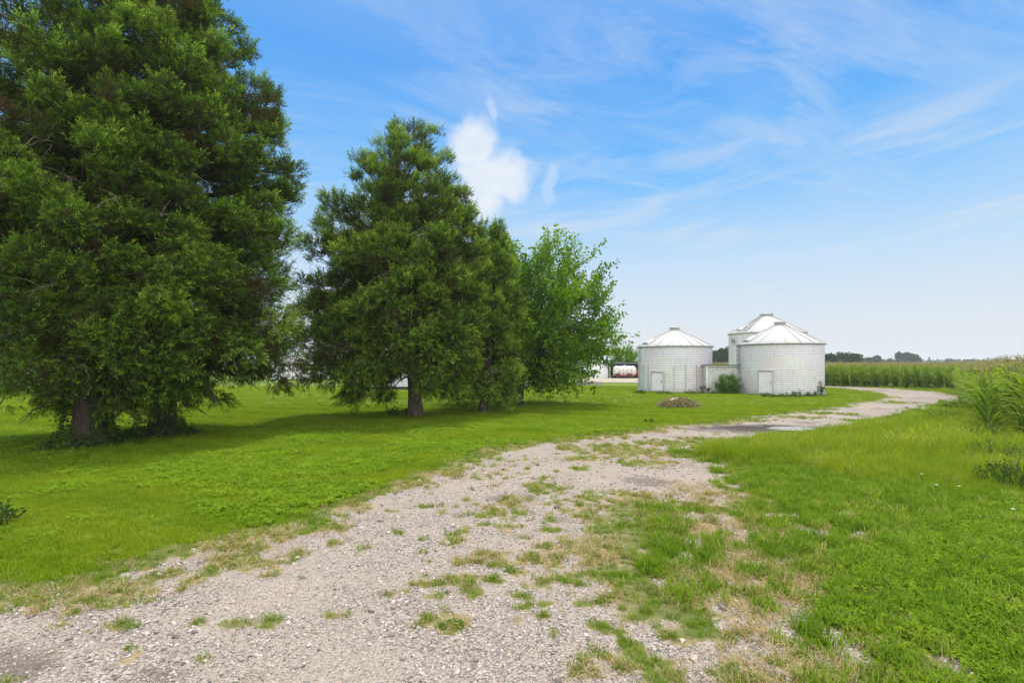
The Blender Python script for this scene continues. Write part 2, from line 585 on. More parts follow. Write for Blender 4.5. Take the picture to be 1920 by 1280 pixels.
rutf = T.attr('rut').outputs['Fac']
gcol = T.mix(rutf, gcol, T.mix(T.noise(p, 40, 4, .7), (.24, .195, .165), (.40, .345, .30)))
soil = T.mix(T.rng(T.noise(p, 14, 5, .7), .35, .65), (.19, .145, .085), (.33, .265, .15))
lawnc, _b = lawn_nodes(T)
grav = T.attr('gravel').outputs['Fac']
dry = T.attr('dry').outputs['Fac']
mud = T.attr('mud').outputs['Fac']
c = T.mix(T.rng(grav, .12, .45), T.mix(dry, T.mix(.85, lawnc, (.10, .115, .035)), soil), soil)
c = T.mix(T.rng(grav, .35, .75), c, gcol)
c = T.mix(1., c, (.93, .92, .91), 'MULTIPLY')
c = T.mix(mud, c, (.055, .043, .035))
hgt = T.math('MULTIPLY', T.math('SUBTRACT', 1., dist), T.rng(grav, .3, .6))
rough = T.rng(mud, 0, 1, .9, .75)
T.principled(out, c, rough, .15, normal=T.bump(hgt, .8, .015))

# ---- ground sheets
me = bpy.data.meshes.new('ground')
R_ = 1600.
me.from_pydata([(-R_, -R_, 0), (R_, -R_, 0), (R_, R_, 0), (-R_, R_, 0)], [], [(0, 1, 2, 3)])
me.materials.append(m_lawn)
tag(link('ground', me), kind='structure')

nr, nth = 360, 520
r = 1.2 * (64 / 1.2) ** (np.arange(nr) / (nr - 1))
th = np.linspace(-1.9, 1.9, nth)
RR, TT = np.meshgrid(r, th, indexing='ij')
P = np.stack([RR * np.sin(TT), RR * np.cos(TT)], -1).reshape(-1, 2)
gf = gravel_field(P)
dr = dryness(P)
mud = np.clip(1.25 - np.hypot((P[:, 0] - MUDC[0]) / 2.1, (P[:, 1] - MUDC[1]) / 1.15) + (fbm(P[:, 0] * 3, P[:, 1] * 3, 31) - .5), 0, 1)
mud = np.clip(mud * 1.6, 0, 1)
mud = np.maximum(mud, np.clip((fbm(P[:, 0] * .9, P[:, 1] * .9, 44) - .62) * 5, 0, .55) * (gf > .3))
ruts = ell_field(P, [(1210, 905, 150, 30), (1120, 880, 110, 20), (950, 900, 120, 26), (1000, 1030, 120, 30), (1330, 812, 120, 8), (1480, 795, 110, 7), (1660, 765, 90, 9), (1700, 742, 100, 6), (1580, 780, 100, 7)])
ruts = np.clip((ruts + (fbm(P[:, 0] * 1.2, P[:, 1] * 1.2, 83, 4) - .5) * 1.6) * 1.4, 0, .85)
keep = (gf > -.55) | (dr > .15)
Zr = (fbm(P[:, 0] * .8, P[:, 1] * .8, 5) - .5) * .02 + .014
dpud = np.hypot((P[:, 0] - PUDC[0]) / .95, (P[:, 1] - PUDC[1]) / .62)
Zr = np.where(dpud < 1.3, .003 + (Zr - .003) * np.clip((dpud - .75) / .55, 0, 1), Zr)
V = np.column_stack([P, Zr])
idx = np.arange(nr * nth).reshape(nr, nth)
q = np.stack([idx[:-1, :-1], idx[:-1, 1:], idx[1:, 1:], idx[1:, :-1]], -1).reshape(-1, 4)
q = q[keep[q].any(1)]
q = q[:, ::-1]
used, inv = np.unique(q, return_inverse=True)
me = quad_mesh('gravel_drive', V[used], inv.reshape(-1, 4), m_drive, smooth=True)
for nm, arr in (('gravel', np.clip(gf / .5 + .5, 0, 1)), ('dry', dr), ('mud', mud), ('rut', ruts)):
    a = me.attributes.new(nm, 'FLOAT', 'POINT')
    a.data.foreach_set('value', np.ascontiguousarray(arr[used], np.float32))
tag(link('gravel_drive', me), kind='structure')

# far track in front of the machine shed
pt = gp([(1080, 711), (1130, 708.8), (1200, 708.5), (1260, 709), (1260, 717), (1195, 717.5), (1130, 717), (1090, 715.5)])
me = bpy.data.meshes.new('track')
me.from_pydata([(x, y, .03) for x, y in pt], [], [tuple(range(len(pt)))[::-1]])
m_track = simple('track_dust', (.33, .285, .22), .9, .25, 1.5)
me.materials.append(m_track)
tag(link('track', me), kind='structure')

# puddle
n = 40
a = np.linspace(0, 2 * PI, n, endpoint=False)
rr = 1 + .25 * (fbm(np.cos(a) * 2 + 5, np.sin(a) * 2 + 5, 8) - .5) * 2
pv = [(PUDC[0] + .78 * rr[i] * math.cos(a[i]), PUDC[1] + .5 * rr[i] * math.sin(a[i]), .011) for i in range(n)]
me = bpy.data.meshes.new('puddle')
me.from_pydata(pv, [], [tuple(range(n))])
m_water, nt, out = new_mat('puddle_water')
T = NT(nt)
T.principled(out, (.22, .225, .23), .06, .9, normal=T.bump(T.noise(T.pos(), 9, 2), .01, .01))
me.materials.append(m_water)
tag(link('puddle_water', me), kind='structure')


# ------------------------------------------------------------------ scattering (grass, stones, far corn)
def scatter(name, pts, eul, scl, var, sources, label, cat=None):
    me = bpy.data.meshes.new(name)
    pts = np.ascontiguousarray(pts, np.float32)
    me.vertices.add(len(pts))
    me.vertices.foreach_set('co', pts.ravel())
    for nm, ty, fld, arr in (('rot', 'FLOAT_VECTOR', 'vector', eul), ('scl', 'FLOAT', 'value', scl), ('var', 'INT', 'value', var)):
        a_ = me.attributes.new(nm, ty, 'POINT')
        a_.data.foreach_set(fld, np.ascontiguousarray(arr, np.int32 if ty == 'INT' else np.float32).ravel())
    o = link(name, me)
    ng = bpy.data.node_groups.new(name, 'GeometryNodeTree')
    ng.interface.new_socket('Geometry', in_out='INPUT', socket_type='NodeSocketGeometry')
    ng.interface.new_socket('Geometry', in_out='OUTPUT', socket_type='NodeSocketGeometry')
    gi, go = ng.nodes.new('NodeGroupInput'), ng.nodes.new('NodeGroupOutput')
    jn = ng.nodes.new('GeometryNodeJoinGeometry')

    def na(nm, ty):
        x = ng.nodes.new('GeometryNodeInputNamedAttribute')
        x.data_type = ty
        x.inputs[0].default_value = nm
        return x.outputs[0]
    for k, src in enumerate(sources):
        oi = ng.nodes.new('GeometryNodeObjectInfo')
        so_ = bpy.data.objects.new(name + '_source', src)
        oi.inputs['Object'].default_value = so_
        oi.inputs['As Instance'].default_value = False
        ip = ng.nodes.new('GeometryNodeInstanceOnPoints')
        cmpn = ng.nodes.new('FunctionNodeCompare')
        cmpn.data_type = 'INT'
        cmpn.operation = 'EQUAL'
        ng.links.new(na('var', 'INT'), cmpn.inputs[2])
        cmpn.inputs[3].default_value = k
        ng.links.new(gi.outputs[0], ip.inputs['Points'])
        ng.links.new(cmpn.outputs[0], ip.inputs['Selection'])
        ng.links.new(oi.outputs['Geometry'], ip.inputs['Instance'])
        ng.links.new(na('rot', 'FLOAT_VECTOR'), ip.inputs['Rotation'])
        ng.links.new(na('scl', 'FLOAT'), ip.inputs['Scale'])
        ng.links.new(ip.outputs[0], jn.inputs[0])
    ng.links.new(jn.outputs[0], go.inputs[0])
    md = o.modifiers.new('scatter', 'NODES')
    md.node_group = ng
    tag(o, label, cat, None, 'stuff')
    return o


def wedge(y0, y1, dens, lim=1.14):
    n_ = int(dens * lim * (y1 * y1 - y0 * y0))
    y = np.sqrt(rng.uniform(y0 * y0, y1 * y1, n_))
    return np.column_stack([rng.uniform(-lim, lim, n_) * y, y])


def blades_mesh(name, n_, h, spread, wid, lean, mat, heads=0, bend=.5):
    """one tuft: n_ tapering bent blades (two quads each)"""
    V, Q = [], []
    for i in range(n_ + heads):
        hd = i >= n_
        ph = random.uniform(0, 2 * PI)
        rr_ = spread * math.sqrt(random.random())
        bx, by = rr_ * math.cos(ph), rr_ * math.sin(ph)
        a_ = random.uniform(0, 2 * PI)
        hh = h * random.uniform(.55, 1.15) * (1.25 if hd else 1)
        le = lean * random.uniform(.3, 1.3)
        ww = wid * random.uniform(.7, 1.2) * (.5 if hd else 1)
        sx_, sy_ = -math.sin(a_) * ww / 2, math.cos(a_) * ww / 2
        b0 = len(V)
        for t, wt in ((0, 1), (.55, .85), (1, .12)) if not hd else ((0, 1), (.78, .8), (.82, 2.8), (1, .4)):
            off = hh * le * (t ** 2 if bend else t)
            z_ = hh * (t - bend * le * .5 * t * t)
            X_, Y_ = bx + math.cos(a_) * off, by + math.sin(a_) * off
            V += [(X_ - sx_ * wt, Y_ - sy_ * wt, z_), (X_ + sx_ * wt, Y_ + sy_ * wt, z_)]
        for k in range((len(V) - b0) // 2 - 1):
            Q.append((b0 + 2 * k, b0 + 2 * k + 1, b0 + 2 * k + 3, b0 + 2 * k + 2))
    return quad_mesh(name, np.array(V), np.array(Q), mat)


def clover_mesh(name, n_, h, spread, size, mat):
    V, Q = [], []
    for i in range(n_):
        ph, rr_ = random.uniform(0, 2 * PI), spread * math.sqrt(random.random())
        c_ = Vector((rr_ * math.cos(ph), rr_ * math.sin(ph), h * random.uniform(.45, 1.1)))
        tilt = Matrix.Rotation(random.uniform(-.6, .6), 3, 'X') @ Matrix.Rotation(random.uniform(-.6, .6), 3, 'Y')
        s_ = size * random.uniform(.7, 1.2)
        a0 = random.uniform(0, 2 * PI)
        for k in range(3):
            a_ = a0 + k * 2 * PI / 3
            d_ = Vector((math.cos(a_), math.sin(a_), 0))
            e_ = Vector((-math.sin(a_), math.cos(a_), 0))
            b0 = len(V)
            V += [tuple(c_ + tilt @ x) for x in (Vector((0, 0, 0)), d_ * s_ * .55 - e_ * s_ * .45, d_ * s_ * 1.05, d_ * s_ * .55 + e_ * s_ * .45)]
            Q.append((b0, b0 + 1, b0 + 2, b0 + 3))
    return quad_mesh(name, np.array(V), np.array(Q), mat)


LAWN_ST = [(0, (.11, .18, .007)), (.4, (.165, .255, .008)), (.8, (.21, .295, .012)), (1, (.25, .30, .035))]
m_grass = leaf_mat('lawn_grass', LAWN_ST, .4, .7, .08, True, lowfreq=.5, lowcol=(.135, .235, .008), stripes=True)
m_clover = leaf_mat('clover_leaf', [(0, (.115, .21, .010)), (.6, (.17, .285, .012)), (1, (.23, .32, .02))], .45, .7, .08, True)
m_rough = leaf_mat('rough_grass', [(0, (.09, .17, .012)), (.6, (.15, .255, .016)), (.93, (.22, .30, .035)), (1, (.36, .33, .13))], .48, .7, .08, True)
m_tall = leaf_mat('meadow_grass', [(0, (.13, .21, .010)), (.5, (.20, .285, .012)), (.85, (.27, .32, .03)), (1, (.38, .36, .14))], .5, .7, .08, True, lowfreq=.7, lowcol=(.14, .23, .01))
m_straw = leaf_mat('dry_straw', [(0, (.26, .19, .085)), (.6, (.38, .29, .14)), (1, (.46, .38, .2))], .25, .8, .15, True)

src_lawn = [blades_mesh('lawn_tuft', 30, .06, .10, .0075, .55, m_grass) for _ in range(3)]
src_clov = [clover_mesh('clover_tuft', 22, .06, .13, .021, m_clover) for _ in range(2)]
src_rough = [blades_mesh('rough_tuft', 34, .11, .09, .008, .75, m_rough) for _ in range(3)]
src_tall = [blades_mesh('meadow_tuft', 22, .40, .15, .008, .65, m_tall, heads=6) for _ in range(3)]
src_straw = [blades_mesh('straw_tuft', 12, .09, .1, .006, 1.25, m_straw, bend=.9) for _ in range(2)]

bands = [(2.6, 6, 260), (6, 10, 190), (10, 16, 110), (16, 26, 55), (26, 48, 20)]
PP = np.vstack([wedge(*b_, 1.9 if b_[1] <= 10 else 1.35) for b_ in bands])
BX = rng.uniform(-14, 14, (9000, 1))
PP = np.vstack([PP, np.hstack([BX, rng.uniform(-1.5, 2.6, (9000, 1))])])
gfP = gravel_field(PP)
drP = dryness(PP)
cdP = corn_depth(PP)
inmead = inside_sd(PP, MEADOW) + (fbm(PP[:, 0], PP[:, 1], 71) - .5) * 1.2
VERGE = gp(near_right[:26] + [(1990, 745), (2600, 770), (2600, 1400), (1380, 1400)])
right = inside_sd(PP, VERGE) > -.35
U = rng.random(len(PP))
lawnside = ~right
clovN = fbm(PP[:, 0] * .55, PP[:, 1] * .55, 91, 4)
grown = (gfP < 0.02) & (U > drP * .72)


def spread(sel, lo_, hi_, nvar, z=0., tilt=.12, keep=1.):
    s_ = sel & (rng.random(len(PP)) < keep)
    Q_ = PP[s_]
    k = len(Q_)
    eul = np.column_stack([rng.normal(0, tilt, k), rng.normal(0, tilt, k), rng.uniform(0, 2 * PI, k)])
    dist_ = np.clip(Q_[:, 1] / 20, 0, 1)
    scl = rng.uniform(lo_, hi_, k) * (1 + .45 * dist_)
    return np.column_stack([Q_, np.full(k, z)]), eul, scl, rng.integers(0, nvar, k)


shortl = grown & lawnside & (cdP < -.3)
isclov = (clovN + .22 * (rng.random(len(PP)) - .5) > .54) & (PP[:, 1] < 17)
trackside = (np.abs(gfP) < .9) & lawnside
gravtuft = (gfP < .05) & (gfP > -.9) & (PP[:, 1] < 22)
GT_ = (gfP < .06) & (inside_sd(PP, DRIVE) > -.5) & (PP[:, 1] < 24)
shortl &= ~GT_
lowright = right & grown & ~GT_ & (inmead < 0) & (cdP < .3)
rclov = lowright & (PP[:, 0] > np.interp(PP[:, 1], [3, 4.5, 6, 8], [2.1, 2.6, 4.2, 8]))
scatter('clover_grass', *spread((shortl & isclov) | (rclov & (U > .35)), .6, 1.15, 2, keep=.8), src_clov, 'low clover growing through the short grass', 'clover')
scatter('lawn_grass', *spread(shortl & ~(isclov & (U > .7)), .65, 1.1, 3, keep=.95), src_lawn, 'short bright green mown lawn grass', 'grass')
scatter('rough_grass', *spread((lowright & (U > .25)) | ((inmead > -.5) & right & grown), .5, 1.25, 3, keep=.8), src_rough, 'rough tufted grass along the gravel drive', 'grass')
tallsel = (inmead > 0) & (gfP < -.1) & (cdP < .6) & (PP[:, 1] > 6.2)
edge_corn = (np.abs(cdP + .5) < .45) & (PP[:, 1] > 7) & (gfP < -.2)
ts_ = tallsel | edge_corn
hm = np.clip(.48 + .26 * np.clip(inmead, 0, 3) + (fbm(PP[:, 0] * .7, PP[:, 1] * .7, 72) - .5) * 1.0, .3, 1.3)
hm = np.where(edge_corn, np.clip(hm, .5, .9), hm)
sm_ = ts_ & (rng.random(len(PP)) < .75)
kk = int(sm_.sum())
tall_args = (np.column_stack([PP[sm_], np.zeros(kk)]), np.column_stack([rng.normal(0, .1, kk), rng.normal(0, .1, kk), rng.uniform(0, 6.28, kk)]), hm[sm_] * rng.uniform(.75, 1.15, kk), rng.integers(0, 3, kk))
scatter('meadow_grass', *tall_args, src_tall, 'tall uncut meadow grass with thin seed heads beside the drive', 'grass')
scatter('dry_straw', *spread((drP > .25) & (U < drP * .9) & (PP[:, 1] < 18), .45, 1.0, 2, z=.02, keep=.8), src_straw, 'dry straw coloured grass on the edges of the gravel', 'dry grass')

scatter('low_tufts', *spread((GT_) & (U > .12), .24, .60, 3, tilt=.3), src_rough, 'low green grass tufts coming up through the gravel', 'grass')

# stones
m_stone, nt, out = new_mat('gravel_stone')
T = NT(nt)
rnd = T.n('ShaderNodeObjectInfo').outputs['Random']
c = T.ramp(rnd, [(0, (.09, .09, .10)), (.12, (.17, .16, .16)), (.25, (.25, .215, .19)), (.5, (.325, .28, .25)), (.75, (.40, .355, .325)), (.94, (.54, .50, .465)), (1., (.34, .23, .16))])
c = T.mix(T.rng(T.noise(T.n('ShaderNodeTexCoord').outputs['Object'], 2.2, 4, .7), .4, .7, 0, .4), c, (.25, .2, .16))
T.principled(out, c, .85, .25)
src_st = []
import bmesh
for k in range(4):
    bm = bmesh.new()
    bmesh.ops.create_icosphere(bm, subdivisions=1, radius=1)
    for v_ in bm.verts:
        v_.co *= random.uniform(.72, 1.2)
        v_.co.z *= .62
        v_.co.x *= random.choice((.8, 1.0, 1.25))
    me = bpy.data.meshes.new('stone')
    bm.to_mesh(me)
    bm.free()
    me.materials.append(m_stone)
    src_st.append(me)
SP = np.vstack([wedge(2.5, 4.6, 1900, 1.5), wedge(4.6, 7, 1000, 1.3), wedge(7, 11, 260), wedge(11, 16, 60)])
gs = gravel_field(SP)
ds = dryness(SP)
lo = fbm(SP[:, 0] * .9, SP[:, 1] * .9, 55, 4)
ok = ((gs > .02) & (rng.random(len(SP)) < np.clip(.55 + (lo - .42) * 4, .25, 1))) | ((ds > .3) & (rng.random(len(SP)) < .22))
SP = SP[ok]
k = len(SP)
size = np.exp(rng.normal(math.log(.0072), .4, k))
big = rng.random(k) < .02
size = np.where(big, size * 1.9, size) * np.clip(SP[:, 1] / 6, 1, 1.5)
zz = (fbm(SP[:, 0] * .8, SP[:, 1] * .8, 5) - .5) * .02 + .014
scatter('loose_gravel', np.column_stack([SP, zz + size * .25]), rng.uniform(-.5, .5, (k, 3)) * np.array([1, 1, 0]) + np.column_stack([np.zeros(k), np.zeros(k), rng.uniform(0, 6.28, k)]),
        size, rng.integers(0, 4, k), src_st, 'loose grey and tan gravel lying on the drive', 'gravel')
print('scatter points', len(PP), 'stones', k)

# ================================================================== TREES
def spray_template(nsp, quads, ang, flat, lw, ll, taper=True):
    """a feathery spray of unit length along +X: (K,4,3)"""
    Q = []
    for i in range(nsp):
        t = (i + .6) / nsp
        base = np.array([t, 0, .10 * math.sin(t * 2.2)])
        side = 1 if i % 2 else -1
        a_ = ang * random.uniform(.6, 1.3) * side
        e_ = random.uniform(-flat, flat)
        L = ((1 - t) * .5 + .18) * random.uniform(.7, 1.2)
        if i == nsp - 1:
            a_, L = 0, .25
        d = np.array([math.cos(a_) * math.cos(e_), math.sin(a_) * math.cos(e_), math.sin(e_)])
        nn = max(1, int(round(quads * L / .4)))
        for j in range(nn):
            p0 = base + d * L * (j / nn)
            dj = d + np.array([random.uniform(-.45, .45), random.uniform(-.45, .45), random.uniform(-.5, .6)])
            dj /= np.linalg.norm(dj)
            s_ = np.cross(dj, np.array([random.uniform(-1, 1), random.uniform(-1, 1), random.uniform(-.3, 1)]))
            s_ /= np.linalg.norm(s_) + 1e-9
            l_ = ll * random.uniform(.7, 1.3)
            w_ = lw * random.uniform(.7, 1.3)
            Q.append([p0 - s_ * w_ * .3, p0 + dj * l_ * .45 - s_ * w_ * .5, p0 + dj * l_, p0 + dj * l_ * .4 + s_ * w_ * .5])
    return np.array(Q)


def frames(D, roll):
    """rotation matrices whose X axis is D (N,3), rolled about it"""
    D = D / (np.linalg.norm(D, axis=1)[:, None] + 1e-9)
    up = np.tile(np.array([0, 0, 1.]), (len(D), 1))
    up[np.abs(D[:, 2]) > .95] = (1, 0, 0)
    Y = np.cross(up, D)
    Y /= np.linalg.norm(Y, axis=1)[:, None] + 1e-9
    Z = np.cross(D, Y)
    c_, s_ = np.cos(roll)[:, None], np.sin(roll)[:, None]
    return np.stack([D, Y * c_ + Z * s_, -Y * s_ + Z * c_], -1)


def place(templates, pos, D, scale, roll, tint, grad=0.):
    """copies of quad templates → V, Q, tint arrays"""
    Vs, ts = [], []
    which = rng.integers(0, len(templates), len(pos))
    for k, Tm in enumerate(templates):
        s_ = which == k
        if not s_.any():
            continue
        M = frames(D[s_], roll[s_])
        W = np.einsum('nij,kcj->nkci', M, Tm) * scale[s_][:, None, None, None] + pos[s_][:, None, None, :]
        Vs.append(W.reshape(-1, 3))
        tip_ = (np.clip(Tm[:, 2, 0] / 1.1, 0, 1) - .55) * grad                # young tips are brighter than the old wood of a spray
        tt = np.clip(tint[s_][:, None] + tip_[None, :] + rng.normal(0, .06, (s_.sum(), len(Tm))), 0, 1)
        ts.append(np.repeat(tt.reshape(-1), 4))
    V = np.vstack(Vs)
    return V, np.arange(len(V)).reshape(-1, 4), np.concatenate(ts)


m_cedar = leaf_mat('cedar_foliage', [(0, (.09, .06, .03)), (.12, (.055, .058, .018)), (.3, (.036, .066, .012)), (.55, (.075, .145, .014)), (.8, (.155, .255, .022)), (1, (.25, .35, .05))], .25, .7, .08, tcol=(1.5, 1.6, .7))
m_bark = None
m_bark, nt, out = new_mat('cedar_bark')
T = NT(nt)
oc = T.n('ShaderNodeTexCoord').outputs['Object']
fb = T.noise(T.scale(oc, (9, 9, .9)), 3., 6, .7, .4)
c = T.ramp(fb, [(.25, (.03, .024, .02)), (.5, (.085, .066, .053)), (.75, (.17, .14, .115))])
T.principled(out, c, .95, .1, normal=T.bump(fb, 1., .03))
m_twig = simple('dead_wood', (.27, .22, .17), .9, .3, 5)
m_branch = simple('branch_bark', (.085, .062, .045), .95, .35, 6)


def interp_env(prof, z):
    zs = [p_[0] for p_ in prof]
    rs = [p_[1] for p_ in prof]
    return np.interp(z, zs, rs)


CED_T = [spray_template(11, 3.4, .75, .55, .085, .21) for _ in range(6)]


def bark_trunk(axis, rad, k, parent, mat, seed):
    """trunk along axis (N,3) with lengthwise ridges and a flared foot"""
    n_ = len(axis)
    V = []
    th_ = np.arange(k) * 2 * PI / k
    for i in range(n_):
        z_ = axis[i, 2]
        ridge = 1 + .13 * (fbm(np.cos(th_) * 3.2 + 20, np.sin(th_) * 3.2 + z_ * .25, seed) - .5) * 2
        lobes = 1 + .22 * np.exp(-z_ / .35) * np.cos(th_ * 5 + seed) * .6
        rr_ = rad[i] * ridge * lobes
        V.append(np.column_stack([axis[i, 0] + rr_ * np.cos(th_), axis[i, 1] + rr_ * np.sin(th_), np.full(k, z_)]))
    V = np.vstack(V)
    Q = [(j * k + i, j * k + (i + 1) % k, (j + 1) * k + (i + 1) % k, (j + 1) * k + i) for j in range(n_ - 1) for i in range(k)]
    return link('trunk', quad_mesh('trunk', V, np.array(Q), mat, smooth=True), parent)


def cedar(loc, label, H, right_env, left_env, front_scale, top_dx, lean, r0, nb, z0, seed, group, dens=1., sparse_top=None, spray=.5, tint0=.5, droop=1., ndead=5, notch=None):
    global rng
    rng = np.random.default_rng(seed)
    random.seed(seed)
    root = thing('cedar_tree', (loc[0], loc[1], 0), label, 'tree', group)
    zz_ = np.concatenate([[-.1, 0, .12, .3, .6, 1.0, 1.6], np.linspace(2.4, H * .96, 12)])
    ax = np.column_stack([top_dx * (zz_ / H) ** 1.3 + lean * np.clip(zz_, 0, 2), .12 * np.sin(zz_ * .7 + seed), zz_])
    rad = r0 * (1 - (zz_ / H).clip(0, 1) * .95) + r0 * .32 * np.exp(-zz_.clip(0) / .25)
    bark_trunk(ax, rad, 28, root, m_bark, seed)

    def axis_at(z_):
        return np.array([np.interp(z_, zz_, ax[:, 0]), np.interp(z_, zz_, ax[:, 1]), z_])
    def env(z_, az_):
        cR = (1 + math.cos(az_)) / 2
        base = interp_env(right_env, z_) * cR + interp_env(left_env, z_) * (1 - cR)
        base *= 1 - (1 - front_scale) * abs(math.sin(az_))
        return base
    lob = rng.uniform(0, 100, 2)
    zg = np.linspace(z0 * .5, H * .985, 200)
    wgt = np.array([env(z_, 0) + env(z_, PI) for z_ in zg]) + 1.5
    cw = np.cumsum(wgt) / wgt.sum()

    def zcdf(u_):
        return float(np.interp(u_, cw, zg))
    tb = Tubes()
    pos, D, scl, tint = [], [], [], []
    for i in range(nb):
        # tips spread over the whole silhouette; the branch leaves the trunk lower (top) or higher (bottom)
        zt = zcdf(( i + rng.random()) / nb)
        if sparse_top and zt > sparse_top[0] and rng.random() < sparse_top[1]:
            continue
        az_ = i * 2.39996 + rng.normal(0, .35)
        fz = (zt - z0) / (H - z0)
        lobe = .72 + .5 * float(fbm(np.array([math.cos(az_) * 1.4 + lob[0] + zt * .15]), np.array([math.sin(az_) * 1.4 + zt * .5 + lob[1]]), seed, 3)[0])
        R = env(zt, az_) * min(lobe, 1.03) * rng.uniform(.82, 1.0)
        slope = np.interp(fz, [0, .12, .35, .7, 1], [-.30, -.02, .28, .55, .9]) + rng.normal(0, .08)
        z_ = float(np.clip(zt - slope * R, max(z0 * .8, zt * .3), max(H * .97, zt)))
        a0 = axis_at(z_)
        dirh = np.array([math.cos(az_), math.sin(az_), 0])
        L = math.hypot(R, zt - z_)
        n_ = 9
        t_ = np.linspace(0, 1, n_)
        arch = np.interp(fz, [0, .25, .6, 1], [.14, .10, .02, -.04]) * L
        off0 = np.array([a0[0] * (1 - 0), a0[1], 0])
        vz = (zt - z_) * t_ + arch * np.sin(t_ * PI)
        wob = np.array([-math.sin(az_), math.cos(az_), 0])[None, :] * (np.sin(t_ * 3.3 + rng.uniform(0, 6)) * .06 * L * t_)[:, None]
        tipxy = dirh[:2] * R
        B = np.column_stack([a0[0] + (tipxy[0] - a0[0]) * t_, a0[1] + (tipxy[1] - a0[1]) * t_, z_ + vz]) + wob
        B[:, 2] = np.maximum(B[:, 2], .12)
        tb.add(B, np.interp(t_, [0, 1], [.018 + .013 * L, .008]), 5)
        # pads of foliage along the outer part of the branch, each a tuft of upturned sprays on its own twig
        bt = rng.normal(tint0, .09)
        ncl = max(2, int(L * 1.45 * dens + .6))
        dB = (B[-1] - B[4]) / (np.linalg.norm(B[-1] - B[4]) + 1e-9)
        sidev = np.cross(dB, [0, 0, 1.])
        sidev /= np.linalg.norm(sidev) + 1e-9
        for s_ in range(ncl):
            ts = 1. if s_ == ncl - 1 else .34 + .62 * (s_ + rng.random()) / (ncl - 1)
            pb = np.array([np.interp(ts, t_, B[:, c_]) for c_ in range(3)])
            off = 0. if s_ == ncl - 1 else rng.uniform(-1, 1) * .34 * L * (1.15 - .6 * ts)
            cen = pb + sidev * off + np.array([0, 0, rng.uniform(-.12, .22)])
            cen[2] = max(cen[2], .3)
            ti = max(.15, ts - .18)
            p0 = np.array([np.interp(ti, t_, B[:, c_]) for c_ in range(3)])
            tb.add(np.array([p0, (p0 + cen) / 2 + np.array([0, 0, -.05]), cen]), np.array([.016, .012, .005]), 4)
            rad = rng.uniform(.22, .50) * np.interp(fz, [0, .6, 1], [1.1, 1., .72]) * (.5 + .5 * spray / .48)
            n_s = int(38 * (rad / .4) ** 2 * dens * (.46 / spray) ** 1.7) + 4
            v = rng.normal(0, 1, (n_s, 3))
            v /= np.linalg.norm(v, axis=1)[:, None]
            v[:, 2] += np.interp(fz, [0, .2, 1], [-.15, .25, .4])
            stretch = np.array([1, 1, .62])
            P_ = cen + v * stretch * rad * rng.uniform(.35, .95, (n_s, 1)) + dB * (rng.uniform(-.1, .5, (n_s, 1)) * rad)
            if fz < .22:                                     # hanging skirts low on the tree
                P_[:, 2] -= rng.exponential(.16, n_s) * (rng.random(n_s) < .5)
            D_ = v * .75 + dB * .45 + np.array([0, 0, np.interp(fz, [0, .15, .4, 1], [-.35, .05, .3, .55])])
            pos.append(P_)
            D.append(D_)
            lng = rng.random(n_s) < .16
            D_[lng] += np.array([0, 0, np.interp(fz, [0, .15, 1], [-.2, .35, .8])])
            scl.append(spray * rng.uniform(.42, .85, n_s) * np.where(lng, 1.45, 1.) * np.interp(fz, [0, .7, 1], [1.0, 1., .75]))
            st_ = bt + rng.normal(0, .13) - (.34 if rng.random() < .10 else 0)
            tint.append(st_ + rng.normal(0, .05, n_s) - .6 * (rng.random(n_s) < .05))
    # short inner growth that closes the upper cone
    for z_ in np.arange(H * .5, H * .97, .09):
        az_ = rng.uniform(0, 2 * PI)
        rr_ = env(z_, az_) * rng.uniform(.1, .75)
        a0 = axis_at(z_)
        cen = a0 * np.array([1 - min(1, rr_ / 3), 1, 1]) + np.array([math.cos(az_) * rr_, math.sin(az_) * rr_, .1])
        tb.add(np.array([a0 - np.array([0, 0, .3]), (a0 + cen) / 2 - np.array([0, 0, .05]), cen]), np.array([.016, .012, .005]), 4)
        v = rng.normal(0, 1, (22, 3))
        v /= np.linalg.norm(v, axis=1)[:, None]
        v[:, 2] += .4
        pos.append(cen + v * .3 * rng.uniform(.3, .95, (22, 1)))
        D.append(v * .8 + np.array([math.cos(az_) * .4, math.sin(az_) * .4, .5]))
        scl.append(spray * rng.uniform(.4, .8, 22))
        tint.append(rng.normal(tint0, .1) + rng.normal(0, .05, 22))
    # leader sprays at the very top
    for i in range(60):
        z_ = H * rng.uniform(.93, 1.0)
        a0 = axis_at(min(z_, H))
        pos.append(a0[None, :] + rng.normal(0, .08, (1, 3)))
        D.append(np.array([[rng.normal(0, .5), rng.normal(0, .5), 1.]]))
        scl.append(np.array([spray * rng.uniform(.5, .85)]))
        tint.append(np.array([rng.normal(tint0 + .08, .1)]))
    pos, D, scl, tint = np.vstack(pos), np.vstack(D), np.concatenate(scl), np.concatenate(tint)
    if notch is not None:
        k_ = pos[:, 2] > np.interp(pos[:, 0], [q_[0] for q_ in notch], [q_[1] for q_ in notch]) + rng.normal(0, .12, len(pos))
        pos, D, scl, tint = pos[k_], D[k_], scl[k_], tint[k_]
    V, Q, tn = place(CED_T, pos, D, scl, rng.uniform(-1.2, 1.2, len(pos)), tint, .95)
    V[:, 2] = np.maximum(V[:, 2], .03)
    link('crown', quad_mesh('crown', V, Q, m_cedar, tn), root)
    tb.build('branches', m_branch, root)
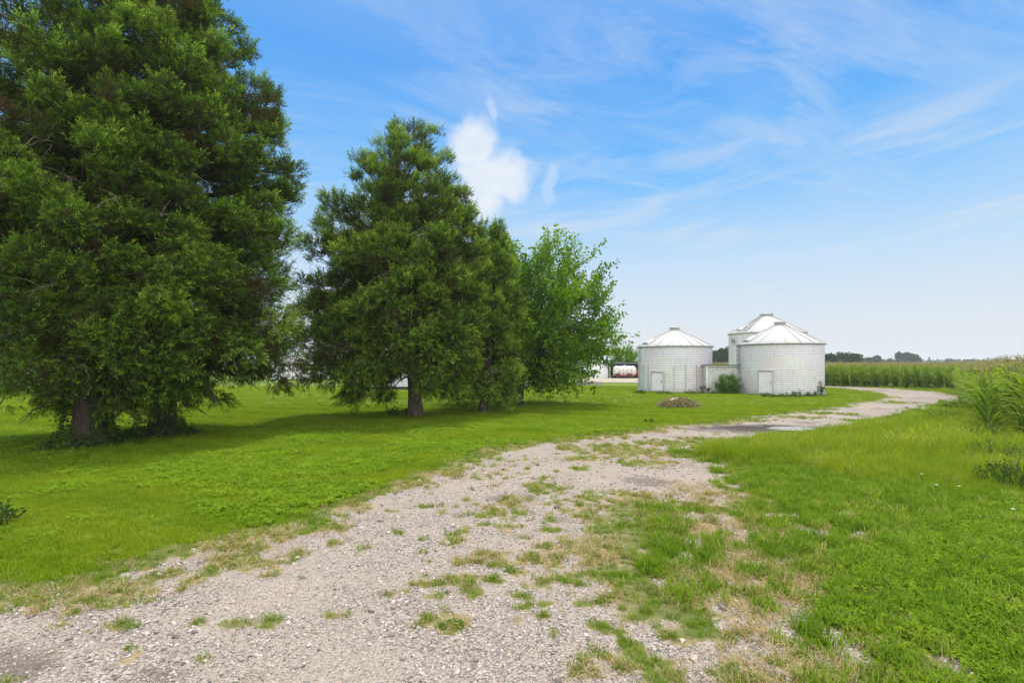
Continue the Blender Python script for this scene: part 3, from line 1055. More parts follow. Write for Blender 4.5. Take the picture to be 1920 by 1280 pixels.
    # bare grey dead twigs showing between the sprays
    for i in range(ndead):
        z_ = rng.uniform(z0 + .8, H * .62)
        az_ = -PI / 2 + rng.normal(0, .7)
        a0 = axis_at(z_)
        L = env(z_, az_) * rng.uniform(.55, .88)
        dt = Tubes()
        t_ = np.linspace(0, 1, 8)
        dirh = np.array([math.cos(az_), math.sin(az_), 0])
        B = a0[None, :] + dirh * (L * t_)[:, None] + np.array([0, 0, 1.]) * (.25 * L * t_ - .35 * L * t_ ** 2)[:, None] + rng.normal(0, .03, (8, 3)) * t_[:, None]
        dt.add(B, np.linspace(.045, .012, 8), 6)
        for s_ in range(6):
            pb = B[rng.integers(4, 8)]
            d2 = dirh * .6 + rng.normal(0, .8, 3)
            d2 /= np.linalg.norm(d2)
            l2 = rng.uniform(.3, .7)
            tt = np.linspace(0, 1, 5)
            S_ = pb + d2 * (l2 * tt)[:, None] + np.array([0, 0, -.35 * l2]) * (tt ** 2)[:, None] + rng.normal(0, .015, (5, 3))
            dt.add(S_, np.linspace(.012, .005, 5), 4)
        dt.build('dead_branch', m_twig, root)
    print('cedar', len(pos), 'sprays', len(Q), 'quads')
    return root


# silhouettes in metres from the trunk foot (height, reach)
XA, YA = g(165, 836)
XB, YB = g(300, 818)
XC, YC = g(778, 782)
XD, YD = g(905, 773)
CED_GROUP = 'old cedars standing in a row on the lawn'
cedar((XA, YA), 'old cedar cut off by the left edge of the photo, thick ivy on its trunk', 14.0,
      [(.5, 1.2), (1.3, 2.2), (3, 2.9), (6, 2.8), (9, 2.3), (11, 1.7), (14, .3)],
      [(.5, 1.6), (1.2, 3.2), (3, 3.9), (6, 3.8), (9, 3.2), (11, 2.4), (14, .3)], .82, -.5, 0, .36, 160, 1.15, 101, CED_GROUP, notch=[(-4, 1.2), (-2.8, 1.1), (-1.9, 1.0), (-.85, 1.2), (-.5, 1.45), (.5, 1.45), (.72, .9), (1.15, .9), (1.3, 1.35), (2.25, 1.35), (2.5, 1.1)],
      sparse_top=(9.0, .45), spray=.315, dens=1.1, tint0=.42, ndead=12)
cedar((XB, YB), 'tallest dark cedar, its top above the photo and its bare trunk ringed with ivy', 17.5,
      [(.5, 1.5), (1.1, 3.2), (2.3, 4.0), (3.8, 3.75), (5.2, 3.65), (6.6, 3.95), (7.9, 3.95), (9.1, 3.4), (10.3, 2.75), (11.1, 2.5), (12.3, 1.85), (15, 1.4), (17.5, .2)],
      [(.5, 1.2), (1.3, 2.6), (3, 3.6), (6, 3.6), (9, 3.2), (12, 2.4), (15, 1.4), (17.5, .2)], .88, .1, 0, .33, 235, 1.25, 202, CED_GROUP, notch=[(-2, .8), (-1.1, .75), (-.7, 1.1), (.4, 1.15), (.6, .8), (.8, .75), (1.43, 1.2), (1.5, 1.65), (2.57, 1.7), (3, 1.1), (3.8, .7), (4.3, 1.2)],
      spray=.33, dens=1.1, tint0=.46, ndead=12)
cedar((XC, YC), 'broad pyramid-shaped cedar in mid lawn with a straight bare dark trunk', 11.0,
      [(.7, 1.0), (1.5, 2.0), (3, 3.0), (5, 3.1), (6.6, 2.75), (7.5, 2.25), (8.6, 1.75), (9.3, 1.65), (10.4, 1.15), (11.3, .15)],
      [(.3, 2.4), (1.0, 3.0), (1.65, 3.8), (3.3, 4.4), (5.7, 4.2), (7.3, 3.7), (8.9, 2.8), (9.9, 1.8), (10.7, .8), (11.3, .15)], .85, -.85, 0, .27, 195, 1.3, 303, CED_GROUP, notch=[(-4.6, 1.6), (-3.8, 1.25), (-2.8, .1), (-1.6, .05), (-.95, .75), (-.7, 1.8), (.32, 1.8), (.45, 1.0), (1.5, .85), (2.6, 1.0)],
      spray=.37, dens=1.04, tint0=.52, ndead=6)
cedar((XD, YD), 'small leaning cedar pressed between the pyramid-shaped cedar and the broadleaf tree', 7.7,
      [(.3, 1.0), (1, 1.45), (2.5, 1.6), (4.5, 1.5), (6, 1.2), (7.7, .15)],
      [(.3, 1.0), (1, 1.6), (2.5, 1.9), (4.5, 1.9), (6, 1.6), (7, 1.0), (7.7, .15)], .95, .45, .10, .18, 100, .55, 404, CED_GROUP, notch=[(-2, .7), (-.6, .7), (-.3, .75), (.4, .75), (.6, .1), (1.1, .1), (1.5, .6)],
      spray=.38, tint0=.55, ndead=2, droop=1.1)


# ---- broadleaf tree
def leaf_template(n_, size, asp=.62):
    Q = []
    for i in range(n_):
        p0 = np.array([random.uniform(0, 1), random.uniform(-.12, .12), random.uniform(-.12, .12)])
        d = np.array([random.uniform(-.2, 1), random.uniform(-1, 1), random.uniform(-.9, .35)])
        d /= np.linalg.norm(d)
        s_ = np.cross(d, [random.uniform(-.5, .5), random.uniform(-.5, .5), 1])
        s_ /= np.linalg.norm(s_)
        l_ = size * random.uniform(.65, 1.25)
        Q.append([p0, p0 + d * l_ * .5 - s_ * l_ * asp * .55, p0 + d * l_, p0 + d * l_ * .5 + s_ * l_ * asp * .55])
    return np.array(Q)


m_broad = leaf_mat('broad_leaf', [(0, (.035, .08, .008)), (.35, (.06, .13, .009)), (.7, (.11, .21, .011)), (1, (.18, .28, .02))], .38, .6, .1, tcol=(1.5, 1.6, .6))
m_dark_leaf = leaf_mat('dark_weed_leaf', [(0, (.03, .065, .012)), (.5, (.055, .115, .015)), (1, (.10, .18, .02))], .3, .6, .12)
LEAF_T = [leaf_template(20, .15) for _ in range(5)]


def broadleaf(loc, label, cat, H, env, nl, n2, n3, r0, seed, group=None, name='broadleaf_tree', leaf=1., tz=1.2, up=.3, lt=None, mat=None, sl=1.0, squash=1., tints=(.55, .16), notch=None):
    """env(dir) gives the reach of the crown in a direction from (cx,0,cz)"""
    global rng
    rng = np.random.default_rng(seed)
    random.seed(seed)
    root = thing(name, (loc[0], loc[1], 0), label, cat, group)
    c0, Rx, Rz, low = env
    tb = Tubes()
    pos, D, scl, tint = [], [], [], []
    base = np.array([0, 0, tz])
    for i in range(nl):
        u_ = 1 - (i + .5) / nl * (1.0 + low)
        az_ = i * 2.39996 + rng.normal(0, .2)
        hr = math.sqrt(max(0, 1 - min(1, abs(u_)) ** 2))
        tgt = c0 + np.array([math.cos(az_) * hr * Rx, math.sin(az_) * hr * Rx * squash, u_ * Rz]) * rng.uniform(.7, .92)
        tgt[2] = max(tgt[2], .35)
        t_ = np.linspace(0, 1, 9)
        mid = base + (tgt - base) * .45 + np.array([0, 0, .18 * np.linalg.norm(tgt - base)])
        B = (1 - t_)[:, None] ** 2 * base + 2 * (t_ * (1 - t_))[:, None] * mid + (t_ ** 2)[:, None] * tgt + rng.normal(0, .04, (9, 3)) * sl * t_[:, None]
        tb.add(B, np.interp(t_, [0, 1], [r0 * .42, .012]), 6)
        lt_ = rng.normal(*tints)
        for j in range(n2):
            ts = .28 + .72 * (j + rng.random()) / n2
            pb = np.array([np.interp(ts, t_, B[:, c_]) for c_ in range(3)])
            o_ = pb - c0
            o_ /= np.linalg.norm(o_) + 1e-6
            d2 = o_ * .8 + rng.normal(0, .6, 3) + np.array([0, 0, up * .6])
            d2 /= np.linalg.norm(d2)
            l2 = sl * rng.uniform(.7, 1.5) * (1.15 - ts * .3)
            tt = np.linspace(0, 1, 5)
            S_ = pb + d2 * (l2 * tt)[:, None] + np.array([0, 0, rng.uniform(-.18, .12) * l2]) * (tt ** 2)[:, None]
            q_ = (S_ - c0) / np.array([Rx, Rx * squash, Rz])
            f_ = np.linalg.norm(q_, axis=1)
            S_ = np.where((f_ > 1.06)[:, None], c0 + (S_ - c0) * (1.06 / f_)[:, None], S_)
            S_[:, 2] = np.maximum(S_[:, 2], .15)
            tb.add(S_, np.linspace(.02, .006, 5) * sl, 4)
            for k_ in range(n3):
                tp = (k_ + rng.random()) / n3
                pp = np.array([np.interp(tp, tt, S_[:, c_]) for c_ in range(3)])
                d3 = d2 * .5 + o_ * .5 + rng.normal(0, .55, 3) + np.array([0, 0, up])
                d3 /= np.linalg.norm(d3)
                pos.append(pp)
                D.append(d3)
                scl.append(sl * leaf * rng.uniform(.55, 1.05))
                tint.append(lt_ + rng.normal(0, .1))
    tops = np.linspace(0, tz, 5)
    bark_trunk(np.column_stack([.08 * np.sin(tops), 0 * tops, tops - .02]), r0 * (1 - .12 * tops / max(tz, .1)) + r0 * .4 * np.exp(-tops / .2), 16, root, m_bark, seed)
    pos, D, scl, tint = np.array(pos), np.array(D), np.array(scl), np.array(tint)
    if notch is not None:
        k_ = pos[:, 2] > np.interp(pos[:, 0], [q_[0] for q_ in notch], [q_[1] for q_ in notch]) + rng.normal(0, .2, len(pos))
        pos, D, scl, tint = pos[k_], D[k_], scl[k_], tint[k_]
    V, Q, tn = place(lt or LEAF_T, pos, D, scl, rng.uniform(0, 6.28, len(pos)), tint)
    V[:, 2] = np.maximum(V[:, 2], .03)
    link('crown', quad_mesh('crown', V, Q, mat or m_broad, tn), root)
    tb.build('branches', m_branch, root)
    print(name, len(Q), 'leaves')
    return root


XE, YE = .35, 26.
broadleaf((XE, YE), 'bright green broadleaf tree at the right end of the cedar row', 'tree', 8.7, (np.array([.85, 0, 4.3]), 4.5, 4.05, .8), 48, 13, 8, .2, 505, leaf=1.1, notch=[(-3, .5), (.3, .4), (1.2, .45), (2.5, 1.1), (4, 1.8), (5, 2.4)], tz=1.5, up=.45, squash=.9, tints=(.66, .2))

# ---- ivy, weeds, bushes
def weed(name, loc, label, cat, rx, ry, h, n_, leafsize, seed, mat=None, group=None, stem=True, tint=(.5, .2), flat=False):
    """a leafy clump: stems rising from one foot, leaves filling a low mound"""
    global rng
    rng = np.random.default_rng(seed)
    random.seed(seed)
    root = thing(name, (loc[0], loc[1], 0), label, cat, group)
    tb = Tubes()
    pos, D, tints_ = [], [], []
    ns = max(5, n_ // 9)
    for i in range(ns):
        az_ = rng.uniform(0, 2 * PI)
        rr_ = math.sqrt(rng.random())
        zt = h * (1 - .75 * rr_ ** 2) * rng.uniform(.55, 1.1)
        tip = np.array([math.cos(az_) * rx * rr_, math.sin(az_) * ry * rr_, max(zt, .05)])
        b0 = np.array([tip[0] * .35, tip[1] * .35, 0])
        t_ = np.linspace(0, 1, 5)
        B = b0 + (tip - b0) * t_[:, None] + np.array([0, 0, h * .2]) * np.sin(t_ * PI)[:, None]
        tb.add(B, np.linspace(.008, .003, 5), 3)
        for j in range(9):
            tp = rng.uniform(.3, 1)
            pos.append(np.array([np.interp(tp, t_, B[:, c_]) for c_ in range(3)]) + rng.normal(0, leafsize * .5, 3))
            D.append(rng.normal(0, 1, 3) + np.array([math.cos(az_), math.sin(az_), .3]))
            tints_.append(rng.normal(*tint))
    one = np.array([[[0, 0, 0], [.5, -.36, .06], [1, 0, -.05], [.5, .36, .06]]])
    two = np.array([[[0, 0, 0], [.4, -.3, -.04], [1, 0, .1], [.4, .3, -.04]]])
    pos = np.array(pos)
    V, Q, tn = place([one, two], pos, np.array(D), leafsize * rng.uniform(.6, 1.3, len(pos)), rng.uniform(0, 6.28, len(pos)), np.array(tints_))
    V[:, 2] = np.maximum(V[:, 2], .01)
    link('leaves', quad_mesh('leaves', V, Q, mat or m_dark_leaf, tn), root)
    tb.build('stems', m_branch, root)
    return root


def ivy(loc, label, r, h, spreadx, n_, seed, leafsize=.085):
    """ivy creeping up a trunk from a skirt on the ground"""
    global rng
    rng = np.random.default_rng(seed)
    root = thing('ivy', (loc[0], loc[1], 0), label, 'ivy', 'ivy on the cedar trunks')
    k = n_
    az_ = rng.uniform(0, 2 * PI, k)
    z_ = h * rng.random(k) ** 1.9
    rr_ = r * (1 + .5 * np.exp(-z_ / .25)) + rng.exponential(.05, k) + spreadx * np.exp(-z_ / .14) * rng.random(k) ** 1.2
    lump = fbm(np.cos(az_) * 2 + 9, np.sin(az_) * 2 + z_ * 1.1, seed)
    kp = (lump > .35 + .13 * z_ / h)
    pos = np.column_stack([rr_ * np.cos(az_), rr_ * np.sin(az_), z_])[kp]
    D = np.column_stack([np.cos(az_), np.sin(az_), np.full(k, -.5)])[kp] + rng.normal(0, .5, (kp.sum(), 3))
    one = np.array([[[0, 0, 0], [.4, -.5, .06], [1, 0, -.05], [.4, .5, .06]]])
    V, Q, tn = place([one], pos, D, leafsize * rng.uniform(.5, 1.2, len(pos)), rng.uniform(-.6, .6, len(pos)), rng.normal(.35, .25, len(pos)))
    V[:, 2] = np.maximum(V[:, 2], .01)
    link('leaves', quad_mesh('leaves', V, Q, m_dark_leaf, tn), root)
    tb = Tubes()
    for i in range(14):
        a0 = rng.uniform(0, 6.28)
        t_ = np.linspace(0, 1, 7)
        hh = h * rng.uniform(.4, 1)
        tb.add(np.column_stack([(r + .05 + spreadx * .5 * np.exp(-t_ * 6)) * np.cos(a0 + .4 * t_), (r + .05 + spreadx * .5 * np.exp(-t_ * 6)) * np.sin(a0 + .4 * t_), hh * t_]), np.full(7, .008), 4)
    tb.build('vines', m_branch, root)
    return root


ivy((XA, YA), 'thick ivy climbing the trunk of the cedar at the left edge', .43, 1.6, .7, 4600, 611)
ivy((XB, YB), 'low dark ivy heaped round the foot of the tallest cedar', .42, .55, .75, 2200, 612)
weed('weed_clump', g(752, 781), 'small leafy sapling at the foot of the straight cedar trunk', 'weed', .55, .4, .45, 150, .11, 621)
weed('weed_clump', g(2, 985), 'dark leafy weed cut off by the left edge beside the clover lawn', 'weed', .17, .2, .34, 170, .06, 622, tint=(.3, .2))
weed('weed_clump', g(1216, 792), 'tiny dark weed standing alone on the mown lawn', 'weed', .16, .14, .14, 60, .07, 623, tint=(.25, .15))
weed('weed_clump', g(1908, 915), 'dark tangled weeds below the cornfield at the right edge', 'weed', .6, .8, .45, 1500, .05, 624, m_broad, tint=(.3, .25))
weed('weed_clump', g(1806, 775), 'tall feathery weeds between the far bend of the drive and the corn', 'weed', .9, .8, .85, 700, .05, 626, m_broad, tint=(.6, .2))
weed('weed_clump', g(1772, 792), 'feathery weeds in the meadow grass just below the bend of the drive', 'weed', .9, .7, .6, 500, .05, 627, m_broad, tint=(.65, .2))
weed('weed_clump', g(1845, 838), 'knee-high leafy weeds at the foot of the nearest corn plants', 'weed', .7, .7, .65, 900, .05, 628, m_broad, tint=(.5, .25))
weed('weed_clump', g(1868, 868), 'pale leafy weeds between meadow grass and corn', 'weed', .8, .9, .5, 1200, .045, 625, m_broad, tint=(.55, .25))

# ================================================================== FARM BUILDINGS
def bin_metal(name, pw, base=(.72, .705, .725), tints=.10, rust=.0):
    m, nt, out = new_mat(name)
    T = NT(nt)
    oc = T.n('ShaderNodeTexCoord').outputs['Object']
    s = T.n('ShaderNodeSeparateXYZ', {0: oc})
    ang = T.math('ARCTAN2', s.outputs[1], s.outputs[0])
    ring = T.math('FLOOR', T.math('DIVIDE', s.outputs[2], .82))
    pa = T.math('ADD', T.math('DIVIDE', ang, pw), T.math('MULTIPLY', ring, .5))
    pi_ = T.math('FLOOR', pa)
    wn_ = T.n('ShaderNodeTexWhiteNoise', {'Vector': T.n('ShaderNodeCombineXYZ', {0: pi_, 1: ring}).outputs[0]}, noise_dimensions='3D')
    c = T.mix(tints, base, wn_.outputs['Color'])
    c = T.mix(T.rng(wn_.outputs['Value'], 0, 1, 0, .12), c, tuple(x * .72 for x in base))
    seam = T.math('ABSOLUTE', T.math('SUBTRACT', T.math('FRACT', pa), .5))
    c = T.mix(T.rng(seam, .48, .494, 0, .22), c, (.35, .35, .36))
    st_ = T.noise(T.scale(oc, (5, 5, .7)), 2.2, 6, .7)
    c = T.mix(T.rng(st_, .48, .74, 0, .55), c, (.43, .38, .33))
    low = T.rng(s.outputs[2], .0, .5, .7, 0)
    c = T.mix(T.math('MULTIPLY', low, T.noise(oc, 5, 4, .7)), c, (.25, .23, .17))
    T.principled(out, c, .55, .35, .05)
    return m


m_wall_a = bin_metal('galvanised_wall', .62)
m_wall_b = bin_metal('painted_wall', .50, (.73, .715, .735), .09)
m_wall_c = bin_metal('pale_wall', .55, (.72, .71, .71), .04)
m_roofm = simple('roof_sheet', (.53, .525, .52), .62, .06, 1.2, .3, 0)
m_rib = simple('roof_rib', (.43, .43, .43), .5, .1)
m_frame = simple('door_frame_metal', (.52, .51, .52), .6, .1)
m_dark = simple('dark_gap', (.03, .03, .03), .9, .2)
m_door = simple('door_sheet', (.74, .715, .74), .5, .06, 2., .4)
m_steel = simple('weathered_steel', (.30, .30, .31), .6, .2, 6., .5, .3)
m_white = simple('white_paint', (.74, .74, .73), .6, .08, 1.2)
m_concrete = simple('concrete', (.38, .36, .33), .9, .2, 3.)


def grain_bin(loc, label, r, eave, peak, door_off, door_h, roofn, wall_m, ladder_off, stiff, cap_r=.32, roof_ladder=None, pipe=False, door_w=.92, hatch_off=-.9):
    x0, y0 = loc
    face = math.atan2(-y0, -x0)               # towards the camera
    root = thing('grain_bin', (x0, y0, 0), label, 'grain bin', 'round metal grain bins')

    def onwall(a_, rr_, z_):
        return (rr_ * math.cos(a_), rr_ * math.sin(a_), z_)
    k, pitch = 96, .125
    nz_ = int(eave / pitch * 6)
    z_ = np.linspace(.0, eave, nz_)
    rad = r + .0145 * np.sin(z_ * 2 * PI / pitch)
    t_ = np.arange(k) * 2 * PI / k
    V = np.stack([rad[:, None] * np.cos(t_), rad[:, None] * np.sin(t_), np.repeat(z_[:, None], k, 1)], -1).reshape(-1, 3)
    Q = np.array([(j * k + i, j * k + (i + 1) % k, (j + 1) * k + (i + 1) % k, (j + 1) * k + i) for j in range(nz_ - 1) for i in range(k)])
    link('wall', quad_mesh('wall', V, Q, wall_m, smooth=True), root)
    b = MB()
    b.lathe([(r + .1, -.05), (r + .1, .06), (r + .03, .07)], 64)
    b.build('base_ring', m_concrete, root)
    # roof
    ro = r + .10
    b = MB()
    b.lathe([(ro - .03, eave - .045), (ro, eave - .045), (ro, eave - .01), (cap_r, peak - .02)], roofn * 3)
    rf = b.build('roof', m_roofm, root)
    rb = MB()
    for i in range(roofn):
        a_ = face + (i + .5) * 2 * PI / roofn
        p0 = Vector(onwall(a_, ro + .01, eave - .005))
        p1 = Vector(onwall(a_, cap_r, peak))
        rb.beam(p0, p1, .045, .07)
    rb.build('roof_rib', m_rib, rf)
    b = MB()
    b.lathe([(ro + .012, eave - .075), (ro + .022, eave - .075), (ro + .022, eave - .03), (ro + .012, eave - .03)], 64)
    b.build('eave_trim', m_steel, root)
    b = MB()
    b.lathe([(cap_r + .02, peak - .05), (cap_r + .02, peak + .13), (cap_r + .09, peak + .13), (cap_r + .09, peak + .19), (.05, peak + .24)], 28)
    b.build('roof_cap', m_roofm, root)
    # roof hatch
    a_ = face + hatch_off
    b = MB()
    mid = Vector(onwall(a_, r * .78, eave + (peak - eave) * (1 - .78) + .07))
    slope = math.atan2(peak - eave, ro - cap_r)
    M = Matrix.Rotation(a_, 3, 'Z') @ Matrix.Rotation(slope, 3, 'Y')
    b.box(mid, (.75, .62, .12), M=M)
    b.box(mid + M @ Vector((.42, 0, .02)), (.05, .6, .2), M=M, mi=1)
    b.build('roof_hatch', [m_roofm, m_steel], root)
    # door: a flat sheet in a frame standing proud of the wall
    a_ = face + door_off
    dr_ = r + .055
    Mz = Matrix.Rotation(a_, 3, 'Z')
    d = MB()
    zb = .10
    d.box(Vector(onwall(a_, dr_, zb + door_h / 2)), (.03, door_w - .08, door_h - .08), M=Mz)
    dd = d.build('door', m_door, root)
    f = MB()
    for sy in (-1, 1):
        f.box(Vector(onwall(a_, dr_ + .01, zb + door_h / 2)) + Mz @ Vector((0, sy * door_w / 2, 0)), (.11, .05, door_h + .04), M=Mz)
    f.box(Vector(onwall(a_, dr_ + .01, zb + door_h + .045)), (.14, door_w + .12, .05), M=Mz)
    f.box(Vector(onwall(a_, dr_ + .01, zb - .01)), (.10, door_w - .05, .05), M=Mz)
    f.build('door_frame', m_frame, dd)
    h = MB()
    h.box(Vector(onwall(a_, dr_ + .04, zb + door_h * .5)) + Mz @ Vector((0, door_w * .36, 0)), (.04, .03, .16), M=Mz)
    h.build('handle', m_steel, dd)
    # wall ladder
    a_ = face + ladder_off
    lad = MB()
    for sy in (-.19, .19):
        e = sy / r
        lad.beam(onwall(a_ + e, r + .11, .35), onwall(a_ + e, r + .11, eave + .05), .03, .03)
    for j in range(int(eave / .31)):
        z1 = .45 + j * .31
        lad.beam(onwall(a_ - .19 / r, r + .11, z1), onwall(a_ + .19 / r, r + .11, z1), .035, .035)
        if j % 3 == 0:
            lad.beam(onwall(a_ + .19 / r, r - .01, z1), onwall(a_ + .19 / r, r + .11, z1), .03, .03)
            lad.beam(onwall(a_ - .19 / r, r - .01, z1), onwall(a_ - .19 / r, r + .11, z1), .03, .03)
    lad.build('ladder', m_steel, root)
    for so_, z1 in stiff:
        a_ = face + so_
        s = MB()
        Mz = Matrix.Rotation(a_, 3, 'Z')
        s.box(Vector(onwall(a_, r + .03, z1 / 2 + .02)), (.045, .04, z1), M=Mz)
        s.build('stiffener', m_rib, root)
    if roof_ladder is not None:
        s = MB()
        for e in (-.11, .11):
            p0 = Vector(onwall(face + roof_ladder + e, ro, eave + .10))
            p1 = Vector(onwall(face + roof_ladder + e * 2.2, cap_r + .25, peak - .05))
            s.beam(p0, p1, .045)
        for j in range(8):
            t = (j + .5) / 8
            p = [Vector(onwall(face + roof_ladder + e, ro, eave + .12)).lerp(Vector(onwall(face + roof_ladder + e * 2.2, cap_r + .25, peak - .03)), t) for e in (-.11, .11)]
            s.beam(p[0], p[1], .04)
        s.build('roof_ladder', m_steel, root)
    if pipe:
        s = MB()
        s.tube([onwall(face + 1.2, .5, peak - .95), onwall(face + 1.2, .5, peak + .3)], [.035, .035], 8)
        s.build('vent_pipe', m_steel, root)
        s = MB()
        a_ = face - .95
        Mz = Matrix.Rotation(a_, 3, 'Z')
        s.box(Vector(onwall(a_, r + .1, eave - .75)), (.22, .3, .26), M=Mz)
        s.box(Vector(onwall(a_, r + .24, eave - .70)), (.1, .16, .4), M=Mz)
        s.build('vent_box', m_steel, root)
    return root


def at(px, Y):
    return ((px - 960) / F * Y, Y)


BL = at(1265, 39.7)
BR = at(1462, 36.2)
BK = at(1437, 48.2)
grain_bin(BL, 'shorter grain bin with a door and upright stiffeners, standing apart from the other two', 2.68, 3.36, 4.62, -.45, 1.33, 20, m_wall_a, -1.20,
          [(-.98, 1.95), (-.76, 1.95), (-.02, 1.95), (.28, 1.95), (.58, 1.95), (.95, 1.95)], hatch_off=-1.0)
grain_bin(BR, 'grain bin with patchy tinted panels and one tall door, nearest the drive', 2.68, 3.40, 4.75, -.31, 1.45, 20, m_wall_b, -1.22, [(-1.08, 2.1)], hatch_off=-1.0)
grain_bin(BK, 'tall grain bin half hidden behind another bin, with a ladder up its roof', 3.22, 4.86, 6.45, .9, 1.4, 26, m_wall_c, 1.9, [], .52, -.62, True)

# weathered shed between the bins
m_peel, nt, out = new_mat('peeling_white_boards')
T = NT(nt)
oc = T.n('ShaderNodeTexCoord').outputs['Object']
pn = T.noise(T.scale(oc, (4, 4, 1.2)), 2.4, 7, .72, .5)
bd = T.math('ABSOLUTE', T.math('SUBTRACT', T.math('FRACT', T.math('MULTIPLY', T.n('ShaderNodeSeparateXYZ', {0: oc}).outputs[0], 3.6)), .5))
c = T.mix(T.rng(pn, .52, .68), (.60, .60, .58), (.27, .24, .21))
c = T.mix(T.rng(bd, .475, .49, 0, .7), c, (.18, .17, .16))
T.principled(out, c, .85, .2, normal=T.bump(pn, .4, .02))
sx0, sx1 = at(1325, 36.5)[0], at(1392, 36.5)[0]
sh = thing('wooden_shed', ((sx0 + sx1) / 2, 37.4, 0), 'low flat-roofed white wooden shed with peeling paint between the bins', 'shed')
W_ = sx1 - sx0
b = MB()
b.box((0, 0, .93), (W_ - .06, 1.8, 1.86))
b.build('wall', m_peel, sh)
b = MB()
b.box((0, -.02, 1.90), (W_ + .16, 2.05, .07))
b.box((0, -.02, 1.955), (W_ + .22, 2.12, .035), mi=1)
b.build('roof', [m_peel, m_dark], sh)
for sgn in (-1, 1):
    b = MB()
    b.box((sgn * (W_ / 2 + .005), -.92, .93), (.12, .09, 1.86))
    b.build('corner_board', m_white, sh)
b = MB()
for xx in (-.72, .1):
    b.box((xx, -.925, .9), (.05, .05, 1.6))
b.box((-.31, -.925, 1.72), (.9, .05, .05))
b.build('door_trim', m_peel, sh)

broadleaf((at(1366, 35.6)[0], 35.6), 'leafy green bush growing against the wooden shed', 'bush', 1.3, (np.array([0, 0, .62]), .78, .72, .7), 18, 9, 6, .03, 711, name='bush', tz=.15, sl=.34, leaf=1.0, tints=(.45, .2), squash=.6)
wl = [(1200, 738.5, .5, .35, .28, 'dark weeds at the foot of the shorter bin below its ladder'), (1246, 739, .6, .2, .22, 'low weeds under the door of the shorter bin'),
      (1300, 738.5, .9, .2, .25, 'strip of weeds along the stiffened wall of the shorter bin'), (1322, 737, .45, .3, .7, 'upright weeds at the left corner of the wooden shed'),
      (1345, 739, .7, .3, .25, 'low weeds in front of the wooden shed'), (1441, 745, .5, .18, .26, 'small weeds under the door of the patchy bin'),
      (1475, 745, .8, .2, .28, 'low weeds along the patchy bin right of its door'), (1500, 744, .7, .25, .42, 'brownish weeds against the patchy bin wall'),
      (1540, 741, .45, .4, .9, 'tall weeds at the right corner of the patchy bin'), (1525, 743.5, .6, .25, .3, 'dark low weeds near the right end of the patchy bin')]
for i, (px, py, rx, ry, h, lab) in enumerate(wl):
    weed('weed_clump', g(px, py), lab, 'weed', rx, ry, h, 170, .10, 800 + i, tint=(.45, .22), group='weeds round the farm buildings')

# brush pile
bx, by = g(1272, 764)
m_soil = simple('turned_soil', (.15, .10, .065), .95, .4, 4)
bp = thing('brush_pile', (bx, by, 0), 'heap of cut brush, soil and weeds on the mown lawn in front of the bins', 'brush pile')
rng = np.random.default_rng(901)
nx_, ny_ = 40, 24
xs, ys = np.meshgrid(np.linspace(-.95, .95, nx_), np.linspace(-.6, .6, ny_), indexing='ij')
hh = .27 * np.clip(1 - (xs / .93) ** 2 - (ys / .58) ** 2, 0, 1) ** .7 * (.6 + .8 * fbm(xs * 4, ys * 4, 66))
V = np.stack([xs, ys, hh - .01], -1).reshape(-1, 3)
idx = np.arange(nx_ * ny_).reshape(nx_, ny_)
q = np.stack([idx[:-1, :-1], idx[1:, :-1], idx[1:, 1:], idx[:-1, 1:]], -1).reshape(-1, 4)
link('soil_mound', quad_mesh('soil_mound', V, q, m_soil, smooth=True), bp)
tb = Tubes()
for i in range(330):
    x_, y_ = rng.uniform(-.85, .85), rng.uniform(-.5, .5)
    z_ = .36 * max(0, 1 - (x_ / .9) ** 2 - (y_ / .55) ** 2) ** .7
    d = rng.normal(0, 1, 3) * np.array([1, 1, .45])
    d /= np.linalg.norm(d)
    L = rng.uniform(.15, .65)
    p0 = np.array([x_, y_, z_ + .04])
    t_ = np.linspace(-.5, .5, 4)
    B = p0 + d * (L * t_)[:, None] + rng.normal(0, .015, (4, 3))
    B[:, 2] = np.maximum(B[:, 2], .01)
    tb.add(B, np.linspace(.011, .005, 4), 4)
tb.build('sticks', simple('cut_stick', (.29, .23, .15), .9, .4, 3), bp)
pos = np.column_stack([rng.uniform(-.8, 1.1, 1500), rng.uniform(-.6, .6, 1500)])
z_ = .38 * np.clip(1 - (pos[:, 0] / 1.0) ** 2 - (pos[:, 1] / .6) ** 2, 0, 1) ** .7
one = np.array([[[0, 0, 0], [.4, -.25, .06], [1, 0, -.05], [.4, .25, .06]]])
V, Q, tn = place([one], np.column_stack([pos, z_ + .03]), rng.normal(0, 1, (1500, 3)), rng.uniform(.05, .14, 1500), rng.uniform(0, 6, 1500), rng.normal(.55, .3, 1500))
V[:, 2] = np.maximum(V[:, 2], .01)
m_wilt = leaf_mat('wilted_leaf', [(0, (.16, .12, .06)), (.5, (.19, .19, .06)), (1, (.26, .30, .09))], .25)
link('wilted_leaves', quad_mesh('wilted_leaves', V, Q, m_wilt, tn), bp)
b = MB()
b.tube([(-.5, -.12, .30), (-.28, -.14, .40), (-.05, -.12, .43)], [.04, .055, .045], 8)
b.build('bare_log', simple('barkless_log', (.55, .46, .36), .8, .15, 4), bp)

